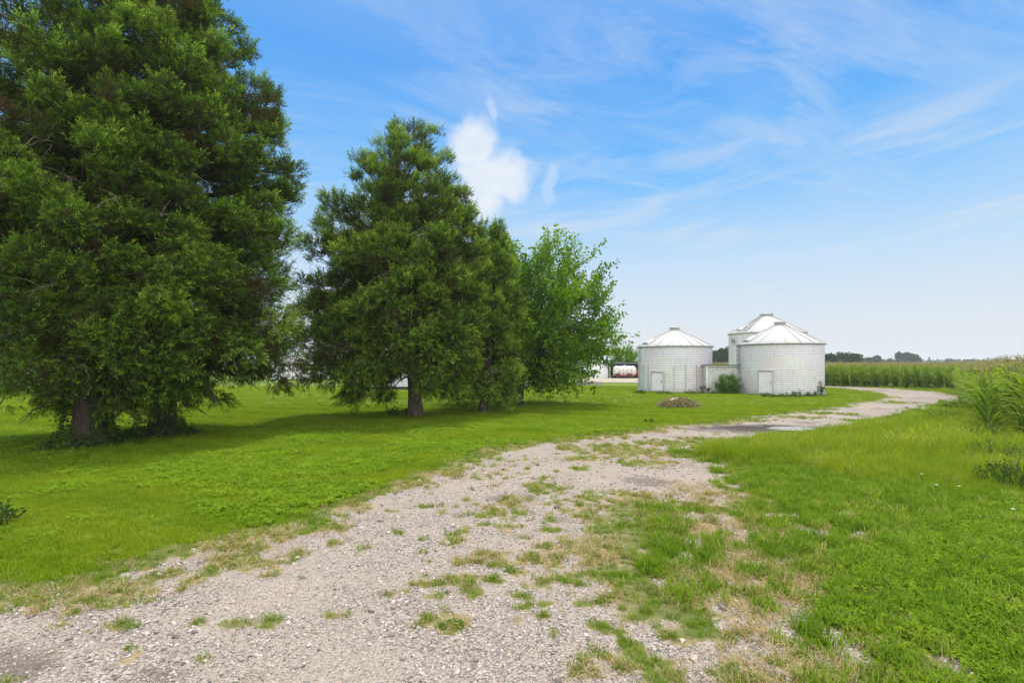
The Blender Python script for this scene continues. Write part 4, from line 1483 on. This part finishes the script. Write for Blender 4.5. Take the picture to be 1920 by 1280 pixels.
# open-front machine shed, tank trailer, white pole barn behind
GY = 75.
m_barn, nt, out = new_mat('white_ribbed_sheet')
T = NT(nt)
oc = T.n('ShaderNodeTexCoord').outputs['Object']
s = T.n('ShaderNodeSeparateXYZ', {0: oc})
rb_ = T.math('ABSOLUTE', T.math('SUBTRACT', T.math('FRACT', T.math('MULTIPLY', T.math('ADD', s.outputs[0], s.outputs[1]), 2.2)), .5))
c = T.mix(T.rng(T.noise(oc, .6, 4), .4, .7, 0, .2), (.80, .81, .83), (.68, .69, .7))
T.principled(out, c, .5, .4, normal=T.bump(T.rng(rb_, .4, .5), .5, .04))

os_ = thing('machine_shed', (at(1180, 79)[0], 79, 0), 'low open-fronted shed with a dark roof sheltering the tank trailer', 'shed')
b = MB()
b.box((1.0, 2.6, .98), (9.4, .12, 1.96))
b.box((-3.55, 0, .98), (.12, 5.1, 1.96))
b.box((5.7, 0, .98), (.12, 5.1, 1.96))
b.build('wall', simple('shed_inside', (.08, .075, .07), .9, .3), os_)
b = MB()
M = Matrix.Rotation(math.radians(1.5), 3, 'X')
b.box((1.05, -.1, 2.13), (9.8, 6.0, .16), M=M)
b.build('roof', simple('dark_roofing', (.035, .035, .045), .8, .2), os_)
b = MB()
b.box((-5.1, -2.2, .93), (3.0, .14, 1.86))
b.build('side_wall', m_barn, os_)
for xx in (-3.42, .9, 5.5):
    b = MB()
    b.box((xx, -2.4, 1.0), (.17, .17, 2.0))
    b.build('post', m_white, os_)

tk = thing('tank_trailer', (at(1171, 75.2)[0], 75.2, 0), 'white ribbed liquid tank on a red trailer frame under the shed roof', 'tank trailer')
b = MB()
prof = [(.12, -1.62), (.52, -1.58), (.7, -1.42)]
for i in range(5):
    z0_ = -1.36 + i * .56
    prof += [(.76, z0_), (.77, z0_ + .22), (.76, z0_ + .46), (.69, z0_ + .49), (.69, z0_ + .53)]
prof += [(.7, 1.44), (.52, 1.58), (.12, 1.62)]
b.lathe(prof, 28, axis='X', c=(0, 0, 1.02))
m_tank = simple('tank_plastic', (.66, .60, .57), .5, .14, 1.2, .4)
tkb = b.build('tank', m_tank, tk)
for i in range(4):
    b = MB()
    b.lathe([(.705, -.87 + i * .56 - .02), (.715, -.87 + i * .56 - .02), (.715, -.87 + i * .56 + .02), (.705, -.87 + i * .56 + .02)], 28, axis='X', c=(0, 0, 1.02))
    b.build('band', m_steel, tkb)
b = MB()
b.lathe([(.2, 1.76), (.2, 1.86), (.05, 1.9)], 16)
b.build('lid', m_tank, tkb)
m_red = simple('faded_red_paint', (.40, .035, .03), .55, .2, 2)
b = MB()
for sy in (-.55, .55):
    b.beam((-1.8, sy, .42), (1.3, sy, .42), .1, .14)
    b.beam((1.3, sy, .42), (2.0, sy, 1.05), .1, .14)
    b.beam((2.0, sy, 1.05), (2.6, sy * .3, 1.05), .1, .12)
for xx in (-1.7, -.6, .5, 1.25):
    b.beam((xx, -.55, .42), (xx, .55, .42), .1, .1)
b.build('frame', m_red, tk)
m_rubber = simple('tyre_rubber', (.03, .03, .03), .9, .2)
for xx in (-1.15, .55):
    for sy in (-.85, .85):
        b = MB()
        b.lathe([(.2, -.1), (.33, -.1), (.36, -.05), (.36, .05), (.33, .1), (.2, .1)], 20, axis='Y', c=(xx, sy, .36))
        wh = b.build('wheel', m_rubber, tk)
        b = MB()
        b.lathe([(.05, -.11), (.2, -.09), (.2, .09), (.05, .11)], 14, axis='Y', c=(xx, sy, .36))
        b.build('rim', m_red, wh)

# pole barn
bw = thing('pole_barn', (at(1085, 92)[0], 92, 0), 'large white metal pole barn with a low gable behind the broadleaf tree', 'barn')
hw, eh, rh, ln = 12.2, 3.2, 6.6, 18
b = MB()
b.add([(-hw, 0, 0), (hw, 0, 0), (hw, 0, eh), (0, 0, rh), (-hw, 0, eh), (-hw, ln, 0), (hw, ln, 0), (hw, ln, eh), (0, ln, rh), (-hw, ln, eh)],
      [(0, 1, 2, 3, 4), (6, 5, 9, 8, 7), (1, 6, 7, 2), (5, 0, 4, 9)])
b.build('wall', m_barn, bw)
for sgn in (-1, 1):
    b = MB()
    a_ = Vector((0, 0, rh + .06))
    e_ = Vector((sgn * (hw + .4), 0, eh - .05))
    b.add([(a_.x, -.4, a_.z), (e_.x, -.4, e_.z), (e_.x, ln + .4, e_.z), (a_.x, ln + .4, a_.z),
           (a_.x, -.4, a_.z + .1), (e_.x, -.4, e_.z + .1), (e_.x, ln + .4, e_.z + .1), (a_.x, ln + .4, a_.z + .1)],
          [(0, 1, 2, 3), (7, 6, 5, 4), (0, 4, 5, 1), (1, 5, 6, 2), (2, 6, 7, 3), (3, 7, 4, 0)])
    b.build('roof', m_barn, bw)
b = MB()
b.box((-3, -.05, 1.6), (5, .08, 3.2))
b.build('door', m_white, bw)

broadleaf((at(1172, 84)[0], 84), 'light green bushy tree rising behind the open-fronted shed', 'tree', 4.6, (np.array([0, 0, 2.3]), 2.1, 2.2, .9), 18, 10, 6, .12, 931, name='bushy_tree', tz=.6, sl=.85, leaf=1.5, tints=(.75, .15), up=.6)

# white clapboard outbuilding behind the pyramid-shaped cedar
m_clap, nt, out = new_mat('white_clapboard')
T = NT(nt)
oc = T.n('ShaderNodeTexCoord').outputs['Object']
zf = T.math('FRACT', T.math('DIVIDE', T.n('ShaderNodeSeparateXYZ', {0: oc}).outputs[2], .19))
c = T.mix(T.rng(T.noise(oc, 2, 5), .4, .7, 0, .25), (.70, .71, .72), (.52, .53, .54))
c = T.mix(T.rng(zf, .0, .10, .75, 0), c, (.12, .12, .13))
T.principled(out, c, .6, .3, normal=T.bump(zf, .6, .03))
m_grey_roof = simple('grey_shingle', (.22, .21, .2), .9, .25, 5)


def gable_house(name, loc, rz, L, W, eh, rh, label, cat, wins=(), door=None, wall=m_clap, foot=.22, roofm=m_grey_roof):
    h = thing(name, (loc[0], loc[1], 0), label, cat, None, rz)
    b = MB()
    b.box((0, 0, foot / 2), (L + .04, W + .04, foot))
    b.build('foundation', m_dark, h)
    b = MB()
    x, y = L / 2, W / 2
    b.add([(-x, -y, foot), (x, -y, foot), (x, y, foot), (-x, y, foot), (-x, -y, eh), (x, -y, eh), (x, y, eh), (-x, y, eh), (-x, 0, rh), (x, 0, rh)],
          [(0, 1, 5, 4), (2, 3, 7, 6), (1, 2, 6, 9, 5), (3, 0, 4, 8, 7)])
    b.build('wall', wall, h)
    for sgn in (-1, 1):
        b = MB()
        o_ = .35
        k_ = (rh - eh) / y
        p = [(-x - o_, 0, rh + .03), (x + o_, 0, rh + .03), (x + o_, sgn * (y + o_), eh - k_ * o_ + .03), (-x - o_, sgn * (y + o_), eh - k_ * o_ + .03)]
        V_ = p + [(a_, b_, c_ + .12) for a_, b_, c_ in p]
        fs = [(0, 1, 2, 3), (7, 6, 5, 4), (0, 4, 5, 1), (1, 5, 6, 2), (2, 6, 7, 3), (3, 7, 4, 0)]
        b.add(V_, fs)
        b.build('roof', roofm, h)
    for (wx, wz, ww, wh_) in wins:
        b = MB()
        b.box((wx, -y - .03, wz), (ww + .16, .06, wh_ + .16))
        wo_ = b.build('window', m_white, h)
        b = MB()
        b.box((wx, -y - .055, wz), (ww, .03, wh_))
        b.build('pane', m_glass, wo_)
    if door:
        b = MB()
        b.box((door, -y - .03, foot + 1.0), (.95, .06, 2.0))
        b.build('door', m_door, h)
    return h


m_glass, nt, out = new_mat('window_glass')
T = NT(nt)
T.principled(out, (.05, .06, .07), .08, .8)
gable_house('outbuilding', (-5.3, 44.5), -.13, 13.0, 6.0, 2.7, 4.6, 'white clapboard outbuilding glimpsed behind the straight cedar trunk', 'outbuilding', [(-4.2, 1.6, .8, 1.0), (3.9, 1.6, .8, 1.0)], 0.6)
gable_house('shed', (at(572, 70)[0], 70), .05, 7.0, 5, 2.1, 3.2, 'small far white shed seen through the gap between two cedars', 'shed', [(-2.2, 1.2, .7, .7), (2, 1.2, .7, .7)], None, m_barn, .1)
gable_house('farmhouse', (at(-20, 46)[0] - 3, 47), .1, 11, 8, 5.4, 8.2, 'white farmhouse almost hidden behind the cedar at the left edge', 'house',
            [(-3.5, 1.9, .9, 1.5), (0, 1.9, .9, 1.5), (3.5, 1.9, .9, 1.5), (-3.5, 4.4, .9, 1.4), (3.5, 4.4, .9, 1.4)], 1.8)

# red and white wagon half hidden by the broadleaf tree
wx, wy = at(1036, 49)
wg = thing('farm_wagon', (wx, wy, 0), 'red and white farm wagon half hidden behind the hanging branches of the broadleaf tree', 'wagon')
b = MB()
V_ = [(-1.5, -.8, .95), (1.0, -.8, .95), (1.0, .8, .95), (-1.5, .8, .95), (-1.8, -1.05, 1.75), (1.05, -1.05, 1.75), (1.05, 1.05, 1.75), (-1.8, 1.05, 1.75)]
b.add(V_, [(0, 3, 2, 1), (0, 1, 5, 4), (1, 2, 6, 5), (2, 3, 7, 6), (3, 0, 4, 7), (4, 5, 6, 7)])
b.build('box', m_white, wg)
b = MB()
for sy in (-.6, .6):
    b.beam((-1.7, sy, .7), (1.6, sy, .7), .1, .15)
b.beam((1.1, -.85, .4), (1.1, -.85, 1.75), .2, .12)
b.beam((1.1, .85, .4), (1.1, .85, 1.75), .2, .12)
b.beam((1.6, -.6, .7), (1.6, .6, .7), .1, .12)
b.build('frame', m_red, wg)
for xx in (-1.1, 1.45):
    for sy in (-.95, .95):
        b = MB()
        b.lathe([(.22, -.1), (.38, -.1), (.4, -.06), (.4, .06), (.38, .1), (.22, .1)], 20, axis='Y', c=(xx, sy, .4))
        wh = b.build('wheel', m_rubber, wg)
        b = MB()
        b.lathe([(.05, -.11), (.22, -.09), (.22, .09), (.05, .11)], 14, axis='Y', c=(xx, sy, .4))
        b.build('rim', m_white, wh)

# stone blocks by the far track
for i, (px, py, wd, lab) in enumerate(((1106, 721, 1.2, 'long grey stone block at the edge of the far track'), (1124, 722.5, .65, 'short grey stone block near the far track'), (1086, 722, .8, 'pale stone block under the hanging branch tips'))):
    x_, y_ = g(px, py)
    bm = bmesh.new()
    bmesh.ops.create_cube(bm, size=1)
    bmesh.ops.bevel(bm, geom=bm.edges[:], offset=.09, segments=2, affect='EDGES')
    for v_ in bm.verts:
        v_.co = Vector((v_.co.x * wd, v_.co.y * .5, v_.co.z * .4 + .17)) + Vector((random.uniform(-.02, .02), random.uniform(-.02, .02), random.uniform(-.02, .02)))
    me = bpy.data.meshes.new('stone_block')
    bm.to_mesh(me)
    bm.free()
    me.materials.append(m_concrete)
    o = link('stone_block', me)
    o.location = (x_, y_, 0)
    o.rotation_euler = (0, 0, random.uniform(-.3, .3))
    tag(o, lab, 'stone', 'stone blocks by the far track')

# ================================================================== DISTANT TREES
m_far = leaf_mat('far_foliage', [(0, (.028, .06, .018)), (.5, (.05, .095, .022)), (1, (.095, .15, .03))], .25, .7, .1)
m_far_blue = leaf_mat('far_dark_foliage', [(0, (.022, .05, .024)), (.5, (.035, .075, .03)), (1, (.06, .11, .04))], .25, .7, .1)


def far_tree(px, Y, top, wpx, label, mat, seed, lobes=6, trunk_h=.25):
    global rng
    rng = np.random.default_rng(seed)
    x_ = (px - 960) / F * Y
    H = EYE + (HZ - top) / F * Y
    W = wpx / F * Y
    root = thing('far_tree', (x_, Y, 0), label, 'tree', 'trees beyond the corn')
    b = MB()
    b.tube([(0, 0, -.1), (0, 0, H * .35), (W * .03, 0, H * .7)], [H * .035, H * .025, H * .01], 8)
    for i in range(5):
        a_ = i * 1.3
        b.tube([(0, 0, H * .3), (math.cos(a_) * W * .15, math.sin(a_) * W * .15, H * .5), (math.cos(a_) * W * .3, math.sin(a_) * W * .3, H * .68)], [H * .014, H * .01, H * .004], 5)
    b.build('trunk', m_branch, root)
    pos = []
    zc0 = H * (.5 + trunk_h * .3)
    for i in range(lobes):
        c_ = np.array([rng.uniform(-.36, .36) * W, rng.uniform(-.3, .3) * W, rng.uniform(trunk_h + .12, .78) * H])
        if i == 0:
            c_ = np.array([0, 0, .72 * H])
        rx = W * rng.uniform(.2, .32)
        rz_ = min(H * rng.uniform(.16, .26), H - c_[2])
        n_ = 260
        d = rng.normal(0, 1, (n_, 3))
        d /= np.linalg.norm(d, axis=1)[:, None]
        pos.append(c_ + d * np.array([rx, rx, rz_]) * rng.uniform(.65, 1.05, (n_, 1)))
    pos = np.vstack(pos)
    D = pos - np.array([0, 0, zc0]) + rng.normal(0, .4 * W / 4, pos.shape)
    s_ = np.full(len(pos), max(W, H * .6) * .075) * rng.uniform(.6, 1.4, len(pos))
    V, Q, tn = place(FAR_T, pos, D, s_, rng.uniform(0, 6, len(pos)), rng.normal(.5, .2, len(pos)))
    V[:, 2] = np.maximum(V[:, 2], .05)
    link('crown', quad_mesh('crown', V, Q, mat, tn), root)
    return root


FAR_T = [leaf_template(6, .75, .9) for _ in range(4)]
FT = [(1316, 190, 666, 28, 'dark tree showing just past the shorter bin', 1), (1338, 175, 655, 22, 'tall blue-green tree between the shorter bin and the tall bin', 1), (1358, 165, 653, 26, 'olive green tree touching the left side of the tall bin', 0),
      (1380, 170, 650, 30, 'dark tree hidden by the tall bin', 1), (1545, 150, 664, 26, 'dark tree at the right edge of the patchy bin', 1), (1560, 160, 671, 28, 'low rounded tree in the pair next to the patchy bin', 0), (1581, 165, 665, 42, 'broad dome-shaped olive tree beyond the corn', 0),
      (1611, 260, 675, 18, 'faint low tree right of the dome-shaped one', 0), (1632, 300, 674, 34, 'low wide tree under the small dark treetop', 0), (1646, 320, 667.5, 16, 'small dark treetop above the low wide tree', 1), (1668, 330, 677, 34, 'flat low tree left of the tallest far clump', 0),
      (1690, 350, 661.5, 20, 'left and taller tree of the high dark clump on the horizon', 1), (1703, 350, 664, 24, 'middle tree of the high dark clump on the horizon', 1), (1717, 355, 664.5, 16, 'right tree of the high dark clump on the horizon', 1), (1724, 350, 671, 9, 'slender small tree ending the high dark clump', 1),
      (1744, 480, 675, 8, 'lone small pointed far tree', 1), (1754, 480, 678, 12, 'low faint far tree beside the pointed one', 0), (1779, 470, 672.5, 16, 'spiky far tree on the horizon above the corn', 1), (1790, 470, 674, 7, 'thin far tree beside the spiky one', 1), (1806, 480, 677.5, 34, 'flat row-like far tree right of the spiky one', 0),
      (1843, 520, 675, 9, 'mushroom-shaped lone far tree', 1), (1861, 560, 678, 12, 'low far tree right of the mushroom-shaped one', 1), (1893, 560, 678, 30, 'low dark far tree near the right edge', 1), (1918, 560, 677.5, 16, 'far tree cut off by the right edge', 1)]
for i, (px, Y, top, wpx, lab, dk) in enumerate(FT):
    far_tree(px, Y, top - 1, wpx * 1.12, lab, m_far_blue if dk else m_far, 1000 + i, 9 if wpx > 20 else 6, .2)

m_wood = leaf_mat('far_wood_leaf', [(0, (.03, .06, .022)), (1, (.06, .10, .03))], .2)
rng = np.random.default_rng(77)
n_ = 5200
ang = np.concatenate([rng.uniform(-.72, -.05, 2000), rng.uniform(.22, .95, 3200)])
dist_ = rng.uniform(900, 1000, n_)
h_ = 6.5 * fbm(ang * 40, ang * 0 + 3, 13, 4) + np.where(ang < 0, 5., .5)
pos = np.column_stack([np.tan(ang) * dist_, dist_, rng.random(n_) * h_ + 1])
V, Q, tn = place(FAR_T, pos, rng.normal(0, 1, (n_, 3)), rng.uniform(3.5, 7, n_), rng.uniform(0, 6, n_), rng.normal(.5, .2, n_))
V[:, 2] = np.maximum(V[:, 2], .1)
tag(link('far_woods', quad_mesh('far_woods', V, Q, m_wood, tn)), 'thin dark line of far woods along the horizon', 'woods', None, 'stuff')

# ================================================================== CORN
m_corn = leaf_mat('corn_leaf', [(0, (.09, .165, .012)), (.5, (.16, .25, .016)), (1, (.24, .32, .035))], .45, .6, .12)
m_stalk = simple('corn_stalk', (.10, .17, .03), .6, .2, 4)
m_tassel = simple('corn_tassel', (.33, .29, .12), .8, .25, 6)


def corn_arrays(seed, h=1.85, nleaf=13, seg=6):
    r_ = random.Random(seed)
    V, Q, tn = [], [], []
    plane = r_.uniform(0, PI)
    for i in range(nleaf):
        z0_ = h * (.12 + .84 * i / nleaf)
        a_ = plane + (i % 2) * PI + r_.gauss(0, .35)
        L = (.5 + .42 * math.sin(PI * min(1, (i + 2.5) / nleaf))) * r_.uniform(.8, 1.1)
        up = math.radians(r_.uniform(54, 76))
        cur = r_.uniform(1.3, 2.4)
        wd = .11 * r_.uniform(.85, 1.15)
        p = Vector((0, 0, z0_))
        b0 = len(V)
        sv_ = Vector((-math.sin(a_), math.cos(a_), 0))
        tw = r_.uniform(-.5, .5)
        for s_ in range(seg + 1):
            t = s_ / seg
            e = up - cur * t ** 1.4
            d = Vector((math.cos(a_) * math.cos(e), math.sin(a_) * math.cos(e), math.sin(e)))
            nrm = sv_.cross(d)
            ww = wd * (1.0 - .95 * t ** 2.2) * (.6 + .4 * min(1, t * 4)) * .5
            s2 = (sv_ * math.cos(tw * t) + nrm * math.sin(tw * t))
            V += [tuple(p - s2 * ww - nrm * ww * -.45), tuple(p), tuple(p + s2 * ww - nrm * ww * -.45)]
            p = p + d * (L / seg)
        for s_ in range(seg):
            for o_ in (0, 1):
                Q.append((b0 + s_ * 3 + o_, b0 + s_ * 3 + o_ + 1, b0 + s_ * 3 + o_ + 4, b0 + s_ * 3 + o_ + 3))
        tn += [min(1, max(0, r_.gauss(.5 + .2 * (i / nleaf - .5), .18)))] * (len(V) - b0)
    return np.array(V), np.array(Q), np.array(tn)


def tassel_mb(seed, h=1.85, k=5):
    r_ = random.Random(seed)
    b = MB()
    b.tube([(0, 0, h - .05), (0, 0, h + .27)], [.012, .006], k)
    for i in range(8):
        a_ = i * 2.4
        l_ = r_.uniform(.14, .22)
        z_ = h + .02 + .012 * i
        b.tube([(0, 0, z_), (math.cos(a_) * l_ * .45, math.sin(a_) * l_ * .45, z_ + l_ * .7), (math.cos(a_) * l_ * .85, math.sin(a_) * l_ * .85, z_ + l_ * .75)], [.008, .008, .004], 3)
    return b


def stalk_mb(h=1.85):
    b = MB()
    b.tube([(0, 0, -.03), (0, 0, h * .5), (0, 0, h)], [.016, .014, .008], 6)
    return b


# rows run along CD; list the plants of the rows near the field's edges
rows = []
rng = np.random.default_rng(31)
for ri in range(0, 9):                       # rows beside the drive, nearest first
    o_ = .15 + ri * .76
    s_ = np.arange(2.0, 62, .26)
    rows.append(CORN_A + CN * o_ + CD * s_[:, None] + rng.normal(0, .04, (len(s_), 2)))
front_rows = []
for ri in range(-70, 0):                     # rows that start at the far front, beyond the inner corner
    o_ = .38 + ri * .76
    s_ = np.arange(0.25, 7, .26)
    front_rows.append(CORN_B + CN * o_ + CD * s_[:, None] + rng.normal(0, .05, (len(s_), 2)))
allp = np.vstack(rows + front_rows)
pxl = 960 + F * allp[:, 0] / np.maximum(allp[:, 1], .5)
allp_ok = (allp[:, 0] > .345 * allp[:, 1])
vis = allp_ok & (allp[:, 1] > 4) & (pxl < 1935) & (pxl > 1300)
rowid = np.concatenate([np.full(len(r_), i) for i, r_ in enumerate(rows)] + [np.full(len(r_), 100) for r_ in front_rows])
cand = np.where(vis & (rowid < 3))[0]
cand = cand[np.argsort(allp[cand, 1])][:300]
single = np.zeros(len(allp), bool)
single[cand] = True
protos = []
for k_ in range(6):
    V, Q, tn = corn_arrays(50 + k_, 1.80 + .045 * k_, 11)
    protos.append((quad_mesh('corn_leaves', V, Q, m_corn, tn), 1.80 + .045 * k_, tassel_mb(60 + k_, 1.80 + .045 * k_), stalk_mb(1.80 + .045 * k_)))
proto_parts = []
for me_l, h_, tm, sm in protos:
    meshes = [me_l]
    for nm, mb_, mt in (('tassel', tm, m_tassel), ('stalk', sm, m_stalk)):
        me = bpy.data.meshes.new(nm)
        me.from_pydata(mb_.v, [], mb_.f)
        me.materials.append(mt)
        me.update()
        meshes.append(me)
    proto_parts.append(meshes)
for j, i in enumerate(cand):
    k_ = int(rng.integers(0, 6))
    x_, y_ = allp[i]
    r_ = thing('corn_plant', (x_, y_, 0), 'tall green corn plant with arching leaves in the edge rows beside the meadow grass', 'corn plant', 'corn plants in the edge rows')
    r_.rotation_euler = (rng.normal(0, .06), rng.normal(0, .06), rng.uniform(0, 6.28))
    sc_ = rng.uniform(.86, 1.06)
    if rowid[i] == 0:
        sc_ *= rng.uniform(.9, 1.0)
    r_.scale = (sc_, sc_, sc_)
    link('leaves', proto_parts[k_][0], r_)
    if rowid[i] > 0 or rng.random() < .55:
        link('tassel', proto_parts[k_][1], r_)
    link('stalk', proto_parts[k_][2], r_)

# the rest of the field: one plant per point near its edges, thinning to whole patches far off
def joined(V, Q, tn, mbs, name):
    me = bpy.data.meshes.new(name)
    V2, F2, M2 = [tuple(v_) for v_ in V], [tuple(q_) for q_ in Q], [0] * len(Q)
    t2 = list(tn)
    for mi, b in mbs:
        o_ = len(V2)
        V2 += b.v
        F2 += [tuple(i_ + o_ for i_ in f_) for f_ in b.f]
        M2 += [mi] * len(b.f)
        t2 += [.5] * len(b.v)
    me.from_pydata(V2, [], F2)
    me.polygons.foreach_set('material_index', M2)
    a_ = me.attributes.new('tint', 'FLOAT', 'POINT')
    a_.data.foreach_set('value', np.array(t2, np.float32))
    for mm in (m_corn, m_tassel, m_stalk):
        me.materials.append(mm)
    me.update()
    return me


src_corn = []
for k_ in range(5):
    h_ = 1.74 + .05 * k_
    V, Q, tn = corn_arrays(80 + k_, h_, 12, 4)
    src_corn.append(joined(V, Q, tn, [(1, tassel_mb(90 + k_, h_, 3)), (2, stalk_mb(h_))], 'corn'))
pts = [allp[~single & allp_ok]]
deep = wedge(12, 95, 2.2, 1.5)
cdp = corn_depth(deep)
front_only = ((deep - CORN_B) @ CD > 6.5) & ((deep - CORN_A) @ CN < .2)
side_only = ((deep - CORN_A) @ CN > 6.9) & ((deep - CORN_A) @ CD > 2)
pts.append(deep[(front_only | side_only) & (deep[:, 0] > .345 * deep[:, 1])])
far1 = wedge(95, 420, .05, 1.35)
fd = corn_depth(far1) > 3
pts.append(far1[fd & (far1[:, 0] > .345 * far1[:, 1])])
kinds = np.concatenate([np.full(len(pts[0]), 0), np.full(len(pts[1]), 0), np.full(len(pts[2]), 1)])
cp = np.vstack(pts)
patch = []
for k_ in range(2):
    Vp, Qp, tp, bl = [], [], [], []
    n0 = 0
    bmx = MB()
    for i in range(26):
        V, Q, tn = corn_arrays(200 + i + 40 * k_, 1.7 + .2 * random.random(), 7, 3)
        off = np.array([random.uniform(-2.3, 2.3), random.uniform(-2.3, 2.3), 0])
        Vp.append(V * np.array([1.2, 1.2, 1.]) + off)
        Qp.append(Q + n0)
        n0 += len(V)
        tp.append(tn)
        for q_ in range(3):
            a_ = random.uniform(0, 6.28)
            bmx.tube([(off[0], off[1], 1.72), (off[0] + .12 * math.cos(a_), off[1] + .12 * math.sin(a_), 1.98)], [.02, .012], 3)
    patch.append(joined(np.vstack(Vp), np.vstack(Qp), np.concatenate(tp), [(1, bmx)], 'corn_patch'))
k = len(cp)
var = np.where(kinds == 0, rng.integers(0, 5, k), 5 + rng.integers(0, 2, k))
eul = np.column_stack([rng.normal(0, .05, k) * (kinds == 0), rng.normal(0, .05, k) * (kinds == 0), rng.uniform(0, 6.28, k)])
scatter('cornfield', np.column_stack([cp, np.zeros(k)]), eul, rng.uniform(.9, 1.08, k), var, src_corn + patch, 'green cornfield with tan tassels stretching to the horizon', 'cornfield')
print('corn points', k, 'singles', len(cand))

# weeds along the foot of the far corn front
for i, (px, py, rx, h) in enumerate(((1592, 721, 1.2, 1.0), (1640, 722, 1.0, .8), (1690, 722, 1.4, 1.0), (1730, 724, 1.2, .8), (1775, 727, 1.3, .9))):
    weed('weed_clump', g(px, py), ('tall pale weeds at the corn edge nearest the patchy bin', 'low pale weeds in front of the dark corn stalks', 'broad pale weeds midway along the far corn edge', 'short leafy weeds along the far corn edge', 'leafy weeds at the inner corner of the cornfield')[i],
         'weed', rx, .6, h, 380, .16, 1200 + i, m_broad, 'weeds along the corn edge', tint=(.6, .2))

# white meadow flowers
m_petal = simple('white_petal', (.75, .75, .7), .7, .05)
for i, (px, py, lab) in enumerate(((1729, 914, 'white flower at the edge of the tall meadow grass'), (1757, 937, 'white flower in the short grass below the meadow edge'), (1799, 940, 'white flower right of the other two near the meadow edge'), (1901, 988, 'white flower near the right edge by the clover'))):
    x_, y_ = g(px, py)
    r_ = thing('white_flower', (x_, y_, 0), lab, 'flower', 'white flowers in the verge')
    b = MB()
    b.tube([(0, 0, 0), (.01, 0, .12), (0, .01, .22)], [.003, .003, .0025], 5)
    b.build('stem', m_stalk, r_)
    b = MB()
    for q_ in range(9):
        a_ = q_ * 2 * PI / 9
        c_, s_ = math.cos(a_), math.sin(a_)
        b.add([(0, .01, .222), (c_ * .014 - s_ * .005, .01 + s_ * .014 + c_ * .005, .228), (c_ * .022, .01 + s_ * .022, .225), (c_ * .014 + s_ * .005, .01 + s_ * .014 - c_ * .005, .228)], [(0, 1, 2, 3)])
    b.build('bloom', m_petal, r_)

# ------------------------------------------------------------------ the summer haze
hb = MB()
hb.box((0, 0, 9.), (3300, 3300, 20.))
m_haze = bpy.data.materials.new('haze')
m_haze.use_nodes = True
nt = m_haze.node_tree
nt.nodes.clear()
T = NT(nt)
out = nt.nodes.new('ShaderNodeOutputMaterial')
pv_ = T.n('ShaderNodeVolumePrincipled')
pv_.inputs['Color'].default_value = (.9, .95, 1, 1)
pv_.inputs['Density'].default_value = .00042
pv_.inputs['Anisotropy'].default_value = .2
nt.links.new(pv_.outputs[0], out.inputs['Volume'])
tag(hb.build('haze', m_haze), 'thin pale summer haze over the fields', 'haze', None, 'stuff')
